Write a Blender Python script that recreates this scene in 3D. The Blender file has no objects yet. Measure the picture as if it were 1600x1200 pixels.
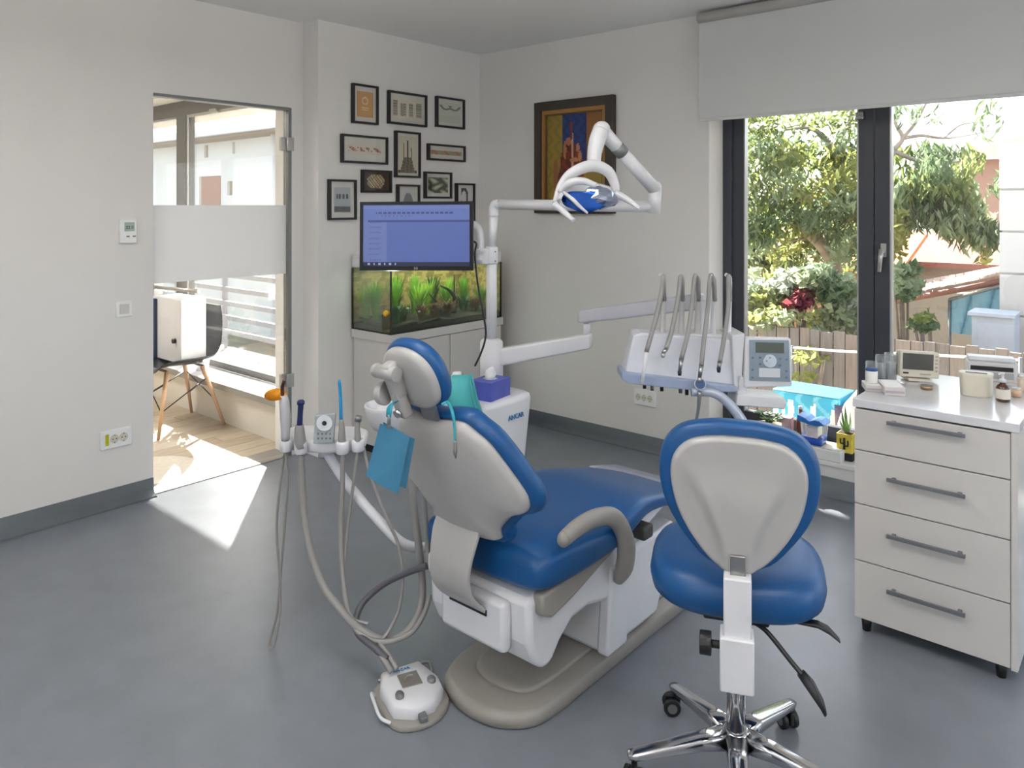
import bpy, bmesh, math, random
from mathutils import Vector, Matrix

# ------------------------------------------------------------------ camera, world, light
TH = math.radians(40.9)
CT, ST = math.cos(TH), math.sin(TH)
FPX, HV = 1180.0, 322.0            # focal length in pixels, horizon row
CAMH = 1.5
scn = bpy.context.scene
cam = bpy.data.objects.new('camera', bpy.data.cameras.new('camera'))
scn.collection.objects.link(cam)
cam.location = (0, 0, CAMH)
cam.rotation_euler = (math.pi/2, 0, TH)
cam.data.sensor_width = 36.0
cam.data.lens = FPX/1600*36
cam.data.shift_y = (HV-600)/1600
cam.data.clip_end = 300
scn.camera = cam

scn.view_settings.view_transform = 'Standard'
scn.view_settings.look = 'None'
scn.view_settings.gamma = 1
scn.view_settings.use_curve_mapping = False
scn.view_settings.exposure = 0.0
scn.cycles.transparent_max_bounces = 24

SUN_DIR = Vector((.607, -.504, -.616)).normalized()     # direction the sunlight travels
w = bpy.data.worlds.new('sky'); scn.world = w; w.use_nodes = True
nt = w.node_tree; bg = nt.nodes['Background']
sk = nt.nodes.new('ShaderNodeTexSky'); sk.sky_type = 'NISHITA'; sk.sun_disc = False
sk.sun_elevation = math.radians(38); sk.sun_rotation = math.atan2(-SUN_DIR.x, -SUN_DIR.y)
sk.dust_density = 3.0; sk.air_density = 1.0
mx = nt.nodes.new('ShaderNodeMix'); mx.data_type = 'RGBA'; mx.inputs[0].default_value = .55
mx.inputs[7].default_value = (5.2, 5.6, 6.0, 1)
nt.links.new(sk.outputs[0], mx.inputs[6]); nt.links.new(mx.outputs[2], bg.inputs[0])
bg.inputs[1].default_value = 0.62
sun = bpy.data.lights.new('sun', 'SUN'); sun.energy = 40; sun.angle = math.radians(.6); sun.color = (1, .95, .87)
so = bpy.data.objects.new('sun', sun); scn.collection.objects.link(so)
so.rotation_euler = SUN_DIR.to_track_quat('-Z', 'Y').to_euler()

def area(name, loc, size, energy, rot=(0, 0, 0), color=(1, .96, .92)):
    l = bpy.data.lights.new(name, 'AREA'); l.energy = energy; l.shape = 'RECTANGLE'; l.size, l.size_y = size; l.color = color
    o = bpy.data.objects.new(name, l); o.location = loc; o.rotation_euler = rot; scn.collection.objects.link(o)
    return o
# fill panels added out of view to brighten the surgery, a bare area light next door
for lx, ly, le in ((-1.6, .9, 22), (.6, .9, 24), (-1.6, -1.3, 20), (.6, -1.3, 20)):      # added pendants shining down and up
    area('fill_light', (lx, ly, 2.285), (.6, .6), le*.15)
    area('fill_light', (lx, ly, 2.345), (.6, .6), le*1.6, (math.pi, 0, 0))
area('fill_light', (-5.6, 1.0, 2.40), (.6, .6), 45)
area('aquarium_light', (-3.63, 3.37, 1.1155), (.26, .85), 7)

# ------------------------------------------------------------------ pixel -> point helpers
def ray(u):
    a = (u-800)/FPX
    return a*CT-ST, a*ST+CT
def W(u, v, f):
    dx, dy = ray(u); return Vector((dx*f, dy*f, CAMH-(v-HV)*f/FPX))
def atx(u, v, x):
    dx, dy = ray(u); return W(u, v, x/dx)
def aty(u, v, y):
    dx, dy = ray(u); return W(u, v, y/dy)
def atz(u, v, z):
    return W(u, v, (CAMH-z)*FPX/(v-HV))

# ------------------------------------------------------------------ materials
def lin(c):
    c = c/255.
    return c/12.92 if c <= .04045 else ((c+.055)/1.055)**2.4
def col(h):
    if isinstance(h, tuple): return h
    return tuple(lin(int(h[i:i+2], 16)) for i in (0, 2, 4))
MATS = {}
def mat(name, h='cccccc', rough=.5, metal=0., var=.05, scale=12., bump=0., bscale=60., coat=0., emit=0., trans=0., spec=.5, stretch=None, sss=0.):
    if name in MATS: return MATS[name]
    m = bpy.data.materials.new(name); m.use_nodes = True; MATS[name] = m
    n = m.node_tree; b = n.nodes['Principled BSDF']; c = col(h)
    b.inputs['Roughness'].default_value = rough; b.inputs['Metallic'].default_value = metal
    b.inputs['Specular IOR Level'].default_value = spec
    if coat: b.inputs['Coat Weight'].default_value = coat; b.inputs['Coat Roughness'].default_value = .12
    tc = n.nodes.new('ShaderNodeTexCoord'); mp = n.nodes.new('ShaderNodeMapping')
    n.links.new(tc.outputs['Object'], mp.inputs[0])
    if stretch: mp.inputs['Scale'].default_value = stretch
    no = n.nodes.new('ShaderNodeTexNoise'); no.inputs['Scale'].default_value = scale; no.inputs['Detail'].default_value = 5
    n.links.new(mp.outputs[0], no.inputs['Vector'])
    r = n.nodes.new('ShaderNodeValToRGB')
    r.color_ramp.elements[0].position = .3; r.color_ramp.elements[1].position = .7
    r.color_ramp.elements[0].color = (*[x*(1-var) for x in c], 1); r.color_ramp.elements[1].color = (*[min(1, x*(1+var)) for x in c], 1)
    n.links.new(no.outputs[0], r.inputs[0]); n.links.new(r.outputs[0], b.inputs['Base Color'])
    if bump:
        n2 = n.nodes.new('ShaderNodeTexNoise'); n2.inputs['Scale'].default_value = bscale; n.links.new(mp.outputs[0], n2.inputs['Vector'])
        bp = n.nodes.new('ShaderNodeBump'); bp.inputs['Strength'].default_value = bump; bp.inputs['Distance'].default_value = .01
        n.links.new(n2.outputs[0], bp.inputs['Height']); n.links.new(bp.outputs[0], b.inputs['Normal'])
    if emit:
        n.links.new(r.outputs[0], b.inputs['Emission Color']); b.inputs['Emission Strength'].default_value = emit
    if trans:   # thin translucency for leaves, cloth, frosted film
        out = n.nodes['Material Output']; t = n.nodes.new('ShaderNodeBsdfTranslucent'); ms = n.nodes.new('ShaderNodeMixShader')
        n.links.new(r.outputs[0], t.inputs[0]); ms.inputs[0].default_value = trans
        n.links.new(b.outputs[0], ms.inputs[1]); n.links.new(t.outputs[0], ms.inputs[2]); n.links.new(ms.outputs[0], out.inputs[0])
    return m
def glass(name, tint='ffffff', gloss=.08, rough=.0, diff=0., dcol='ffffff'):
    if name in MATS: return MATS[name]
    m = bpy.data.materials.new(name); m.use_nodes = True; MATS[name] = m
    n = m.node_tree; n.nodes.remove(n.nodes['Principled BSDF']); out = n.nodes['Material Output']
    t = n.nodes.new('ShaderNodeBsdfTransparent'); t.inputs[0].default_value = (*col(tint), 1)
    g = n.nodes.new('ShaderNodeBsdfGlossy'); g.inputs['Roughness'].default_value = rough
    lw = n.nodes.new('ShaderNodeLayerWeight'); lw.inputs[0].default_value = .25
    ml = n.nodes.new('ShaderNodeMath'); ml.operation = 'MULTIPLY_ADD'; ml.inputs[1].default_value = .5; ml.inputs[2].default_value = gloss*.5
    n.links.new(lw.outputs['Fresnel'], ml.inputs[0])
    ms = n.nodes.new('ShaderNodeMixShader'); n.links.new(ml.outputs[0], ms.inputs[0]); n.links.new(t.outputs[0], ms.inputs[1]); n.links.new(g.outputs[0], ms.inputs[2])
    last = ms
    if diff:
        d = n.nodes.new('ShaderNodeBsdfDiffuse'); d.inputs[0].default_value = (*col(dcol), 1)
        tr = n.nodes.new('ShaderNodeBsdfTranslucent'); tr.inputs[0].default_value = (*col(dcol), 1)
        m1 = n.nodes.new('ShaderNodeMixShader'); m1.inputs[0].default_value = .5; n.links.new(d.outputs[0], m1.inputs[1]); n.links.new(tr.outputs[0], m1.inputs[2])
        m2 = n.nodes.new('ShaderNodeMixShader'); m2.inputs[0].default_value = diff; n.links.new(ms.outputs[0], m2.inputs[1]); n.links.new(m1.outputs[0], m2.inputs[2]); last = m2
    n.links.new(last.outputs[0], out.inputs[0])
    return m
def attr_mat(name, rough=.6, emit=0.):
    if name in MATS: return MATS[name]
    m = bpy.data.materials.new(name); m.use_nodes = True; MATS[name] = m
    n = m.node_tree; b = n.nodes['Principled BSDF']; b.inputs['Roughness'].default_value = rough
    a = n.nodes.new('ShaderNodeAttribute'); a.attribute_name = 'print'
    n.links.new(a.outputs['Color'], b.inputs['Base Color'])
    if emit: n.links.new(a.outputs['Color'], b.inputs['Emission Color']); b.inputs['Emission Strength'].default_value = emit
    return m

# ------------------------------------------------------------------ mesh builder
def V(*a): return Vector(a)
def frame_of(d):
    d = d.normalized(); up = V(0, 0, 1) if abs(d.z) < .95 else V(1, 0, 0)
    x = up.cross(d).normalized(); return x, d.cross(x)
def catmull(P, n=6):
    P = [Vector(p) for p in P]
    if len(P) < 3 or n < 2: return P
    Q = [P[0]*2-P[1]]+P+[P[-1]*2-P[-2]]; out = []
    for i in range(1, len(Q)-2):
        a, b, c, d = Q[i-1:i+3]
        for k in range(n):
            t = k/n
            out.append(.5*((2*b)+(c-a)*t+(2*a-5*b+4*c-d)*t*t+(3*b-a-3*c+d)*t**3))
    out.append(P[-1]); return out
class MB:
    def __init__(s): s.v = []; s.f = []; s.sm = []
    def add(s, vs, fs, smooth=False):
        o = len(s.v); s.v += [Vector(v) for v in vs]; s.f += [tuple(i+o for i in f) for f in fs]; s.sm += [smooth]*len(fs); return s
    def box(s, a, b):
        x0, x1 = sorted((a[0], b[0])); y0, y1 = sorted((a[1], b[1])); z0, z1 = sorted((a[2], b[2]))
        return s.add([(x0, y0, z0), (x1, y0, z0), (x1, y1, z0), (x0, y1, z0), (x0, y0, z1), (x1, y0, z1), (x1, y1, z1), (x0, y1, z1)],
                     [(0, 3, 2, 1), (4, 5, 6, 7), (0, 1, 5, 4), (1, 2, 6, 5), (2, 3, 7, 6), (3, 0, 4, 7)])
    def obox(s, c, ex, ey, ez):           # oriented box, half vectors
        c, ex, ey, ez = map(Vector, (c, ex, ey, ez))
        if ex.cross(ey).dot(ez) < 0: ex = -ex
        vs = [c+ex*i+ey*j+ez*k for k in (-1, 1) for i, j in ((-1, -1), (1, -1), (1, 1), (-1, 1))]
        return s.add(vs, [(0, 3, 2, 1), (4, 5, 6, 7), (0, 1, 5, 4), (1, 2, 6, 5), (2, 3, 7, 6), (3, 0, 4, 7)])
    def cyl(s, p, q, r, r2=None, n=20, cap=True):
        p, q = Vector(p), Vector(q); r2 = r if r2 is None else r2
        x, y = frame_of(q-p); vs = []
        for c, rr in ((p, r), (q, r2)):
            vs += [c+(x*math.cos(2*math.pi*i/n)+y*math.sin(2*math.pi*i/n))*rr for i in range(n)]
        s.add(vs, [(i, (i+1) % n, n+(i+1) % n, n+i) for i in range(n)], True)
        if cap: s.add(vs, [tuple(range(n))[::-1], tuple(range(n, 2*n))])
        return s
    def tube(s, P, r, n=10, sub=6, flat=1.0):
        P = catmull(P, sub); m = len(P); R = r if isinstance(r, (list, tuple)) else [r, r]
        vs = []; prev = None
        for i, p in enumerate(P):
            d = (P[min(i+1, m-1)]-P[max(i-1, 0)])
            d = d.normalized() if d.length > 1e-7 else V(0, 0, 1)
            if prev is None: x, y = frame_of(d)
            else:
                x = (prev-d*prev.dot(d)).normalized(); y = d.cross(x)
            prev = x; t = i/(m-1)*(len(R)-1); k = min(int(t), len(R)-2); rr = R[k]+(R[k+1]-R[k])*(t-k)
            vs += [p+(x*math.cos(2*math.pi*j/n)*flat+y*math.sin(2*math.pi*j/n))*rr for j in range(n)]
        fs = [(i*n+j, i*n+(j+1) % n, (i+1)*n+(j+1) % n, (i+1)*n+j) for i in range(m-1) for j in range(n)]
        s.add(vs, fs, True); s.add(vs, [tuple(range(n))[::-1], tuple(range((m-1)*n, m*n))]); return s
    def lathe(s, c, prof, n=28, axis=(0, 0, 1)):   # prof: (r, h) pairs
        c = Vector(c); d = Vector(axis).normalized(); x, y = frame_of(d); m = len(prof)
        vs = [c+d*h+(x*math.cos(2*math.pi*j/n)+y*math.sin(2*math.pi*j/n))*max(r, 1e-4) for r, h in prof for j in range(n)]
        s.add(vs, [(i*n+j, i*n+(j+1) % n, (i+1)*n+(j+1) % n, (i+1)*n+j) for i in range(m-1) for j in range(n)], True)
        s.add(vs, [tuple(range(n))[::-1], tuple(range((m-1)*n, m*n))]); return s
    def ball(s, c, r, n=16, sc=(1, 1, 1)):
        c = Vector(c); k = n//2
        vs = [c+Vector((r*sc[0]*math.sin(math.pi*i/k)*math.cos(2*math.pi*j/n), r*sc[1]*math.sin(math.pi*i/k)*math.sin(2*math.pi*j/n), -r*sc[2]*math.cos(math.pi*i/k))) for i in range(k+1) for j in range(n)]
        return s.add(vs, [(i*n+j, i*n+(j+1) % n, (i+1)*n+(j+1) % n, (i+1)*n+j) for i in range(k) for j in range(n)], True)
    def loft(s, secs, n=32, p=4., closed=True):    # secs: (centre, half-width vector, half-height vector[, p])
        vs = []
        for sec in secs:
            c, a, b = map(Vector, sec[:3]); pp = sec[3] if len(sec) > 3 else p
            for j in range(n):
                t = 2*math.pi*j/n; ca, sa = math.cos(t), math.sin(t)
                vs.append(c+a*math.copysign(abs(ca)**(2/pp), ca)+b*math.copysign(abs(sa)**(2/pp), sa))
        m = len(secs)
        s.add(vs, [(i*n+j, i*n+(j+1) % n, (i+1)*n+(j+1) % n, (i+1)*n+j) for i in range(m-1) for j in range(n)], True)
        if closed: s.add(vs, [tuple(range(n))[::-1], tuple(range((m-1)*n, m*n))], True)
        return s
    def pillow(s, pts, o, ex, ey, ez, layers, bend=0., fz=None):   # outline in the ex/ey plane, layers (scale, depth along ez)
        o, ex, ey, ez = map(Vector, (o, ex, ey, ez)); n = len(pts)
        cx = sum(p[0] for p in pts)/n; cy = sum(p[1] for p in pts)/n; vs = []
        for sc, d in layers:
            for a, b in pts:
                aa, bb = cx+(a-cx)*sc, cy+(b-cy)*sc
                vs.append(o+ex*aa+ey*bb+ez*(d+bend*aa*aa+(fz(aa, bb) if fz else 0)))
        m = len(layers)
        s.add(vs, [(i*n+j, i*n+(j+1) % n, (i+1)*n+(j+1) % n, (i+1)*n+j) for i in range(m-1) for j in range(n)], True)
        s.add(vs, [tuple(range(n))[::-1], tuple(range((m-1)*n, m*n))], True); return s
    def prism(s, pts, o, ex, ey, ez):       # flat polygon extruded by ez
        o, ex, ey, ez = map(Vector, (o, ex, ey, ez)); n = len(pts)
        vs = [o+ex*a+ey*b for a, b in pts]+[o+ex*a+ey*b+ez for a, b in pts]
        return s.add(vs, [tuple(range(n))[::-1], tuple(range(n, 2*n))]+[(i, (i+1) % n, n+(i+1) % n, n+i) for i in range(n)])
    def quad(s, a, b, c, d): return s.add([a, b, c, d], [(0, 1, 2, 3)])
    def mesh(s, name, m, M=None, bevel=0., fix=True):
        me = bpy.data.meshes.new(name)
        vs = [tuple(M @ v) for v in s.v] if M else [tuple(v) for v in s.v]
        me.from_pydata(vs, [], s.f); me.polygons.foreach_set('use_smooth', s.sm); me.update()
        bm = bmesh.new(); bm.from_mesh(me)
        bmesh.ops.remove_doubles(bm, verts=bm.verts, dist=1e-5)
        if bevel:
            es = [e for e in bm.edges if len(e.link_faces) == 2 and e.calc_face_angle(0) > .6]
            if es: bmesh.ops.bevel(bm, geom=es, offset=bevel, segments=2, profile=.5, affect='EDGES', clamp_overlap=True)
            for f in bm.faces:
                if f.calc_area() < bevel*bevel*40: f.smooth = True
        if fix: bmesh.ops.recalc_face_normals(bm, faces=bm.faces)
        bm.to_mesh(me); bm.free()
        me.materials.append(m); return me
    def build(s, name, m, parent=None, bevel=0., local=False, fix=True):
        if parent is not None:
            M = None
            if not local: M = WORLD[parent.name].inverted()
            o = bpy.data.objects.new(name, s.mesh(name, m, M, bevel, fix)); o.parent = parent
            WORLD_set(o, WORLD[parent.name])
        else:
            xs = [v.x for v in s.v]; ys = [v.y for v in s.v]; zs = [v.z for v in s.v]
            c = V((min(xs)+max(xs))/2, (min(ys)+max(ys))/2, min(zs))
            o = bpy.data.objects.new(name, s.mesh(name, m, Matrix.Translation(-c), bevel, fix)); o.location = c
            WORLD_set(o, Matrix.Translation(c))
        scn.collection.objects.link(o); WORLD[o.name] = WORLD.pop('_')
        return o
WORLD = {}
def WORLD_set(o, M): WORLD['_'] = M.copy()
def tag(o, label=None, cat=None, group=None, kind=None):
    if label: o['label'] = label
    if cat: o['category'] = cat
    if group: o['group'] = group
    if kind: o['kind'] = kind
    return o
def thing(name, loc, label, cat, group=None, rz=0., kind=None):
    o = bpy.data.objects.new(name, None); o.location = loc; o.rotation_euler = (0, 0, rz); o.empty_display_size = .05
    scn.collection.objects.link(o); WORLD[o.name] = Matrix.Translation(Vector(loc)) @ Matrix.Rotation(rz, 4, 'Z')
    return tag(o, label, cat, group, kind)
def struct(name, mb, m, bevel=0.): return tag(mb.build(name, m, None, bevel), kind='structure')
def picture(name, o, ex, ey, nx, ny, fn, m, parent=None):   # flat printed sheet, colours from fn(s,t)
    o, ex, ey = map(Vector, (o, ex, ey)); b = MB()
    vs = [o+ex*(i/nx)+ey*(j/ny) for j in range(ny+1) for i in range(nx+1)]
    b.add(vs, [(j*(nx+1)+i, j*(nx+1)+i+1, (j+1)*(nx+1)+i+1, (j+1)*(nx+1)+i) for j in range(ny) for i in range(nx)])
    M = WORLD[parent.name].inverted() if parent else Matrix()
    me = bpy.data.meshes.new(name); me.from_pydata([tuple(M @ v) for v in b.v], [], b.f)
    at = me.color_attributes.new('print', 'FLOAT_COLOR', 'CORNER'); vals = []
    for j in range(ny):
        for i in range(nx):
            c = col(fn((i+.5)/nx, (j+.5)/ny)); vals += [c[0], c[1], c[2], 1.]*4
    at.data.foreach_set('color', vals); me.materials.append(m)
    ob = bpy.data.objects.new(name, me); ob.parent = parent; scn.collection.objects.link(ob); WORLD[ob.name] = WORLD[parent.name] if parent else Matrix()
    return ob
def text(name, s, o, ex, ey, size, m, parent, depth=.0008):
    cu = bpy.data.curves.new(name, 'FONT'); cu.body = s; cu.size = size; cu.extrude = depth; cu.align_x = 'CENTER'; cu.align_y = 'CENTER'; cu.resolution_u = 2
    tmp = bpy.data.objects.new(name, cu); scn.collection.objects.link(tmp)
    dg = bpy.context.evaluated_depsgraph_get(); me = bpy.data.meshes.new_from_object(tmp.evaluated_get(dg))
    bpy.data.objects.remove(tmp)
    ex, ey = Vector(ex).normalized(), Vector(ey).normalized(); ez = ex.cross(ey)
    R = Matrix((ex, ey, ez)).transposed().to_4x4(); R.translation = Vector(o)
    me.transform(WORLD[parent.name].inverted() @ R); me.materials.clear(); me.materials.append(m)
    ob = bpy.data.objects.new(name, me); ob.parent = parent; scn.collection.objects.link(ob); WORLD[ob.name] = WORLD[parent.name]
    return ob
def ellipse(a, b, n=36, cx=0, cy=0, p=2.): 
    return [(cx+a*math.copysign(abs(math.cos(t))**(2/p), math.cos(t)), cy+b*math.copysign(abs(math.sin(t))**(2/p), math.sin(t))) for t in [2*math.pi*i/n for i in range(n)]]
def smooth_outline(pts, n=5):
    P = [V(a, b, 0) for a, b in pts]; m = len(P); out = []
    for i in range(m):
        a, b, c, d = P[i-1], P[i], P[(i+1) % m], P[(i+2) % m]
        for k in range(n):
            t = k/n; q = .5*((2*b)+(c-a)*t+(2*a-5*b+4*c-d)*t*t+(3*b-a-3*c+d)*t**3); out.append((q.x, q.y))
    return out
X, Y, Z = V(1, 0, 0), V(0, 1, 0), V(0, 0, 1)
FWD, RGT = V(-ST, CT, 0), V(CT, ST, 0)      # camera forward and right on the floor plane

M_wall = mat('wall_paint', 'e6e3df', .75, var=.012, scale=2.5, bump=.05, bscale=220)
M_ceil = mat('ceiling_paint', 'eeedeb', .8, var=.01, scale=2)
M_floor = mat('floor_vinyl', '7a7f87', .33, var=.07, scale=7, bump=.03, bscale=90)
M_cove = mat('cove_vinyl', '757b82', .4, var=.06, scale=8)
M_dark = mat('anthracite_frame', '34373f', .42, var=.04)
M_graym = mat('grey_metal', '7d7f80', .4, .5, var=.04)
M_white = mat('white_plastic', 'd9d9dc', .3, var=.01, coat=.2)
M_whitel = mat('white_laminate', 'cdcac6', .32, var=.01)
M_shell = mat('grey_white_shell', 'a9a7a5', .32, var=.012, coat=.25)
M_taupe = mat('taupe_plastic', '8f8b85', .4, var=.02)
M_blue = mat('blue_leatherette', '084a82', .38, var=.04, scale=5, bump=.06, bscale=260)
M_hose = mat('grey_silicone', '8b8987', .42, var=.03)
M_steel = mat('brushed_steel', '9a9a9b', .28, .9, var=.04)
M_chrome = mat('polished_aluminium', 'd2d2d4', .14, 1., var=.02)
M_black = mat('black_plastic', '17171a', .4, var=.1)
M_blackm = mat('black_frame_wood', '231f20', .5, var=.08)
M_hinge = mat('satin_metal', 'b4b3b0', .3, .6, var=.03)
M_led = mat('fill_diffuser', 'ffffff', .5, emit=3.0, var=0.)
M_print = attr_mat('printed_paper', .7)
M_glass = glass('window_glass', 'fdfefe', .06)
M_frost = glass('frosted_film', 'e8eaec', .02, .4, diff=.82, dcol='f2f3f5')
M_clear = glass('clear_plastic', 'fbfdff', .05, .05, diff=.12, dcol='f4f8fc')
M_gold = mat('logo_blue', '1f6fa8', .5, var=0)

# ------------------------------------------------------------------ room shell
YW, XL, XP, YR = 4.05, -3.98, -3.825, 2.649     # window wall, left wall, picture wall, pier face
DY0, DY1, DZ = 1.746, 2.566, 2.09               # glass door opening
XR, YB, CZ = 2.3, -2.6, 2.615
WX0, WX1, WZ0, WZ1 = -2.0, 1.55, .17, 2.3
struct('floor', MB().box((XL, YB, -.15), (XR, YW, 0)), M_floor)
struct('ceiling', MB().box((XL-.17, YB-.2, CZ), (XR+.2, YW+.22, CZ+.2)), M_ceil)
wl = MB().box((XL-.175, YB, 0), (XL, DY0, CZ)).box((XL-.175, DY0, DZ), (XL, DY1, CZ)).box((XL-.175, DY1, 0), (XL, YR, CZ)).box((XL-.175, YR, -.15), (XP, YW, CZ))
struct('wall_left', wl, M_wall)
ww = MB().box((XP, YW, -.15), (WX0, YW+.22, CZ)).box((WX0, YW, -.15), (WX1, YW+.22, WZ0)).box((WX0, YW, WZ1), (WX1, YW+.22, CZ)).box((WX1, YW, -.15), (XR, YW+.22, CZ))
struct('wall_window', ww, M_wall)
# unseen side of the room: right and back walls, openings added to brighten the room
struct('wall_right', MB().box((XR, YB, -.15), (XR+.2, 1.7, CZ)).box((XR, 3.8, -.15), (XR+.2, YW+.22, CZ)).box((XR, 1.7, -.15), (XR+.2, 3.8, .3)).box((XR, 1.7, 2.3), (XR+.2, 3.8, CZ)), M_wall)
struct('wall_back', MB().box((XL-.17, YB-.2, -.15), (XR+.2, YB, .6)).box((XL-.17, YB-.2, 2.3), (XR+.2, YB, CZ)).box((XL-.17, YB-.2, .6), (-1.6, YB, 2.3)).box((.2, YB-.2, .6), (XR+.2, YB, 2.3)), M_wall)
def cove(name, p, q, nrm):        # vinyl upstand with a curved foot
    d = Vector(q)-Vector(p); n = Vector(nrm)
    prof = [(0, -.001), (.05, 0), (.03, .006), (.014, .018), (.006, .035), (.005, .09), (0, .09)]
    b = MB(); m = len(prof)
    vs = [Vector(p)+n*a+Z*h for a, h in prof]+[Vector(q)+n*a+Z*h for a, h in prof]
    b.add(vs, [(i, i+1, m+i+1, m+i) for i in range(m-1)]+[(m-1, 0, m, 2*m-1)], True); b.add(vs, [tuple(range(m)), tuple(range(m, 2*m))[::-1]])
    struct(name, b, M_cove)
cove('baseboard_left', (XL, YB, .0005), (XL, DY0, .0005), X)
cove('baseboard_pictures', (XP, YR, .0005), (XP, YW, .0005), X)
cove('baseboard_window', (XP, YW, .0005), (XR, YW, .0005), -Y)
for x in (-1.6, .6):  # bodies of the fill panels added out of view
    for y in (.9, -1.3):
        t = thing('fill_light', (x, y, CZ), 'square white fill panel added out of view under the ceiling to brighten the room', 'ceiling light', 'added fill panels')
        MB().box((x-.31, y-.31, 2.30), (x+.31, y+.31, 2.33)).build('frame', M_white, t)
        MB().box((x-.29, y-.29, 2.296), (x+.29, y+.29, 2.30)).build('diffuser', M_led, t)
        MB().cyl((x, y, 2.33), (x, y, CZ), .006, n=8).build('rod', M_white, t)

# --- main window: fixed frame, two sashes, handle, sill
YF = 4.26
wf = tag(MB().box((WX0, YF-.03, WZ0), (WX0+.055, YF+.05, WZ1)).box((WX1-.055, YF-.03, WZ0), (WX1, YF+.05, WZ1)).box((WX0, YF-.03, WZ0), (WX1, YF+.05, WZ0+.05)).box((WX0, YF-.03, WZ1-.05), (WX1, YF+.05, WZ1)).build('window_1', M_dark, bevel=.004), kind='structure')
def sash(x0, x1, lft, rgt):
    y0, y1 = YF-.015, YF+.035; z0, z1 = WZ0+.045, WZ1-.045
    b = MB().box((x0, y0, z0), (x0+lft, y1, z1)).box((x1-rgt, y0, z0), (x1, y1, z1)).box((x0+lft, y0, z0), (x1-rgt, y1, z0+.085)).box((x0+lft, y0, z1-.08), (x1-rgt, y1, z1))
    o = b.build('sash', M_dark, wf, .004)
    MB().box((x0+lft-.01, YF+.012, z0+.075), (x1-rgt+.01, YF+.018, z1-.07)).build('pane', M_glass, o)
    MB().box((x0+lft, y0-.002, z0+.085), (x0+lft+.008, y1-.01, z1-.08)).box((x1-rgt-.008, y0-.002, z0+.085), (x1-rgt, y1-.01, z1-.08)).build('gasket', M_hinge, o)
    return o
sash(-1.95, -1.162, .075, .075)
sash(-1.158, -.12, .075, .075)
sash(-.116, 1.50, .075, .075)
h = W(1371, 389, 4.03); hx = -1.112; hz = 1.265; yh = YF-.03
MB().box((hx-.013, yh+.003, hz-.03), (hx+.013, yh+.015, hz+.04)).cyl((hx, yh-.03, hz), (hx, yh+.01, hz), .009).loft([((hx, yh-.032, hz+.012), (.012, 0, 0), (0, .008, 0)), ((hx-.004, yh-.036, hz-.04), (.010, 0, 0), (0, .007, 0)), ((hx-.010, yh-.034, hz-.105), (.009, 0, 0), (0, .006, 0))], 12, 3).build('window_handle', M_hinge, wf, 0)
struct('trim_1', MB().box((WX0, YW-.012, WZ0-.02), (WX1, YF-.03, WZ0+.004)), mat('sill_white', 'ecebe8', .35, var=.01), .003)   # window sill board
# restrictor on top of the mullion
q = aty(1344, 181, YF-.03)
MB().box((q.x-.022, YF-.04, q.z-.02), (q.x+.018, YF-.015, q.z+.02)).cyl((q.x, YF-.044, q.z), (q.x, YF-.038, q.z), .006).build('window_catch', M_steel, wf, .003)
# roller blind
bx0, bx1, byy, bz = -2.02, 1.6, 3.97, 1.986
t = thing('roller_blind', (bx0, byy, bz), 'plain light grey roller blind half lowered over the big window', 'blind')
bl = MB(); nseg = 24
vs = []
for j in range(nseg+1):
    xx = bx0+(bx1-bx0)*j/nseg; yy = byy+.003*math.sin(j*.9)
    vs += [(xx, yy, bz+.01), (xx, yy, CZ-.06)]
bl.add(vs, [(2*j, 2*j+2, 2*j+3, 2*j+1) for j in range(nseg)], True); bl.add([Vector(v)+Y*.0012 for v in vs], [(2*j+1, 2*j+3, 2*j+2, 2*j) for j in range(nseg)], True)
bl.build('blind_fabric', mat('blind_cloth', 'dcdcda', .8, var=.015, scale=3, trans=.12), t, fix=False)
MB().box((bx0, byy-.006, bz-.004), (bx1, byy+.008, bz+.014)).build('bottom_bar', mat('blind_bar', 'cfcfcd', .5), t, .003)
MB().cyl((bx0-.005, byy+.0, CZ-.04), (bx1+.01, byy+.0, CZ-.04), .03).build('roller', M_whitel, t)
# left wall: door frame, glass leaf, hinges
fr = MB().box((XL-.05, DY1-.022, 0), (XL+.004, DY1, DZ)).box((XL-.05, DY0, DZ-.016), (XL+.004, DY1-.022, DZ)).box((XL-.05, DY0, 0), (XL-.012, DY0+.004, DZ-.016))
struct('trim_2', fr, M_graym, .002)
struct('trim_3', MB().box((XL-.175, DY0, -.004), (XL+.006, DY1, .004)), mat('threshold_metal', 'a5a39c', .35, .6))
d1 = tag(MB().box((XL-.028, DY0+.006, .012), (XL-.018, DY1-.026, DZ-.02)).build('door_1', M_glass), kind='structure')
MB().box((XL-.0175, DY0+.007, 1.095), (XL-.0165, DY1-.027, 1.505)).build('frosted_band', M_frost, d1)
for v in (225, 595):
    p = atx(449, v, XL)
    MB().box((XL-.034, DY1-.062, p.z-.04), (XL-.010, DY1-.024, p.z+.04)).box((XL-.012, DY1-.020, p.z-.04), (XL+.010, DY1+.014, p.z+.04)).cyl((XL-.002, DY1-.022, p.z-.04), (XL-.002, DY1-.022, p.z+.04), .009).build('hinge', M_hinge, d1, .002)
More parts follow.
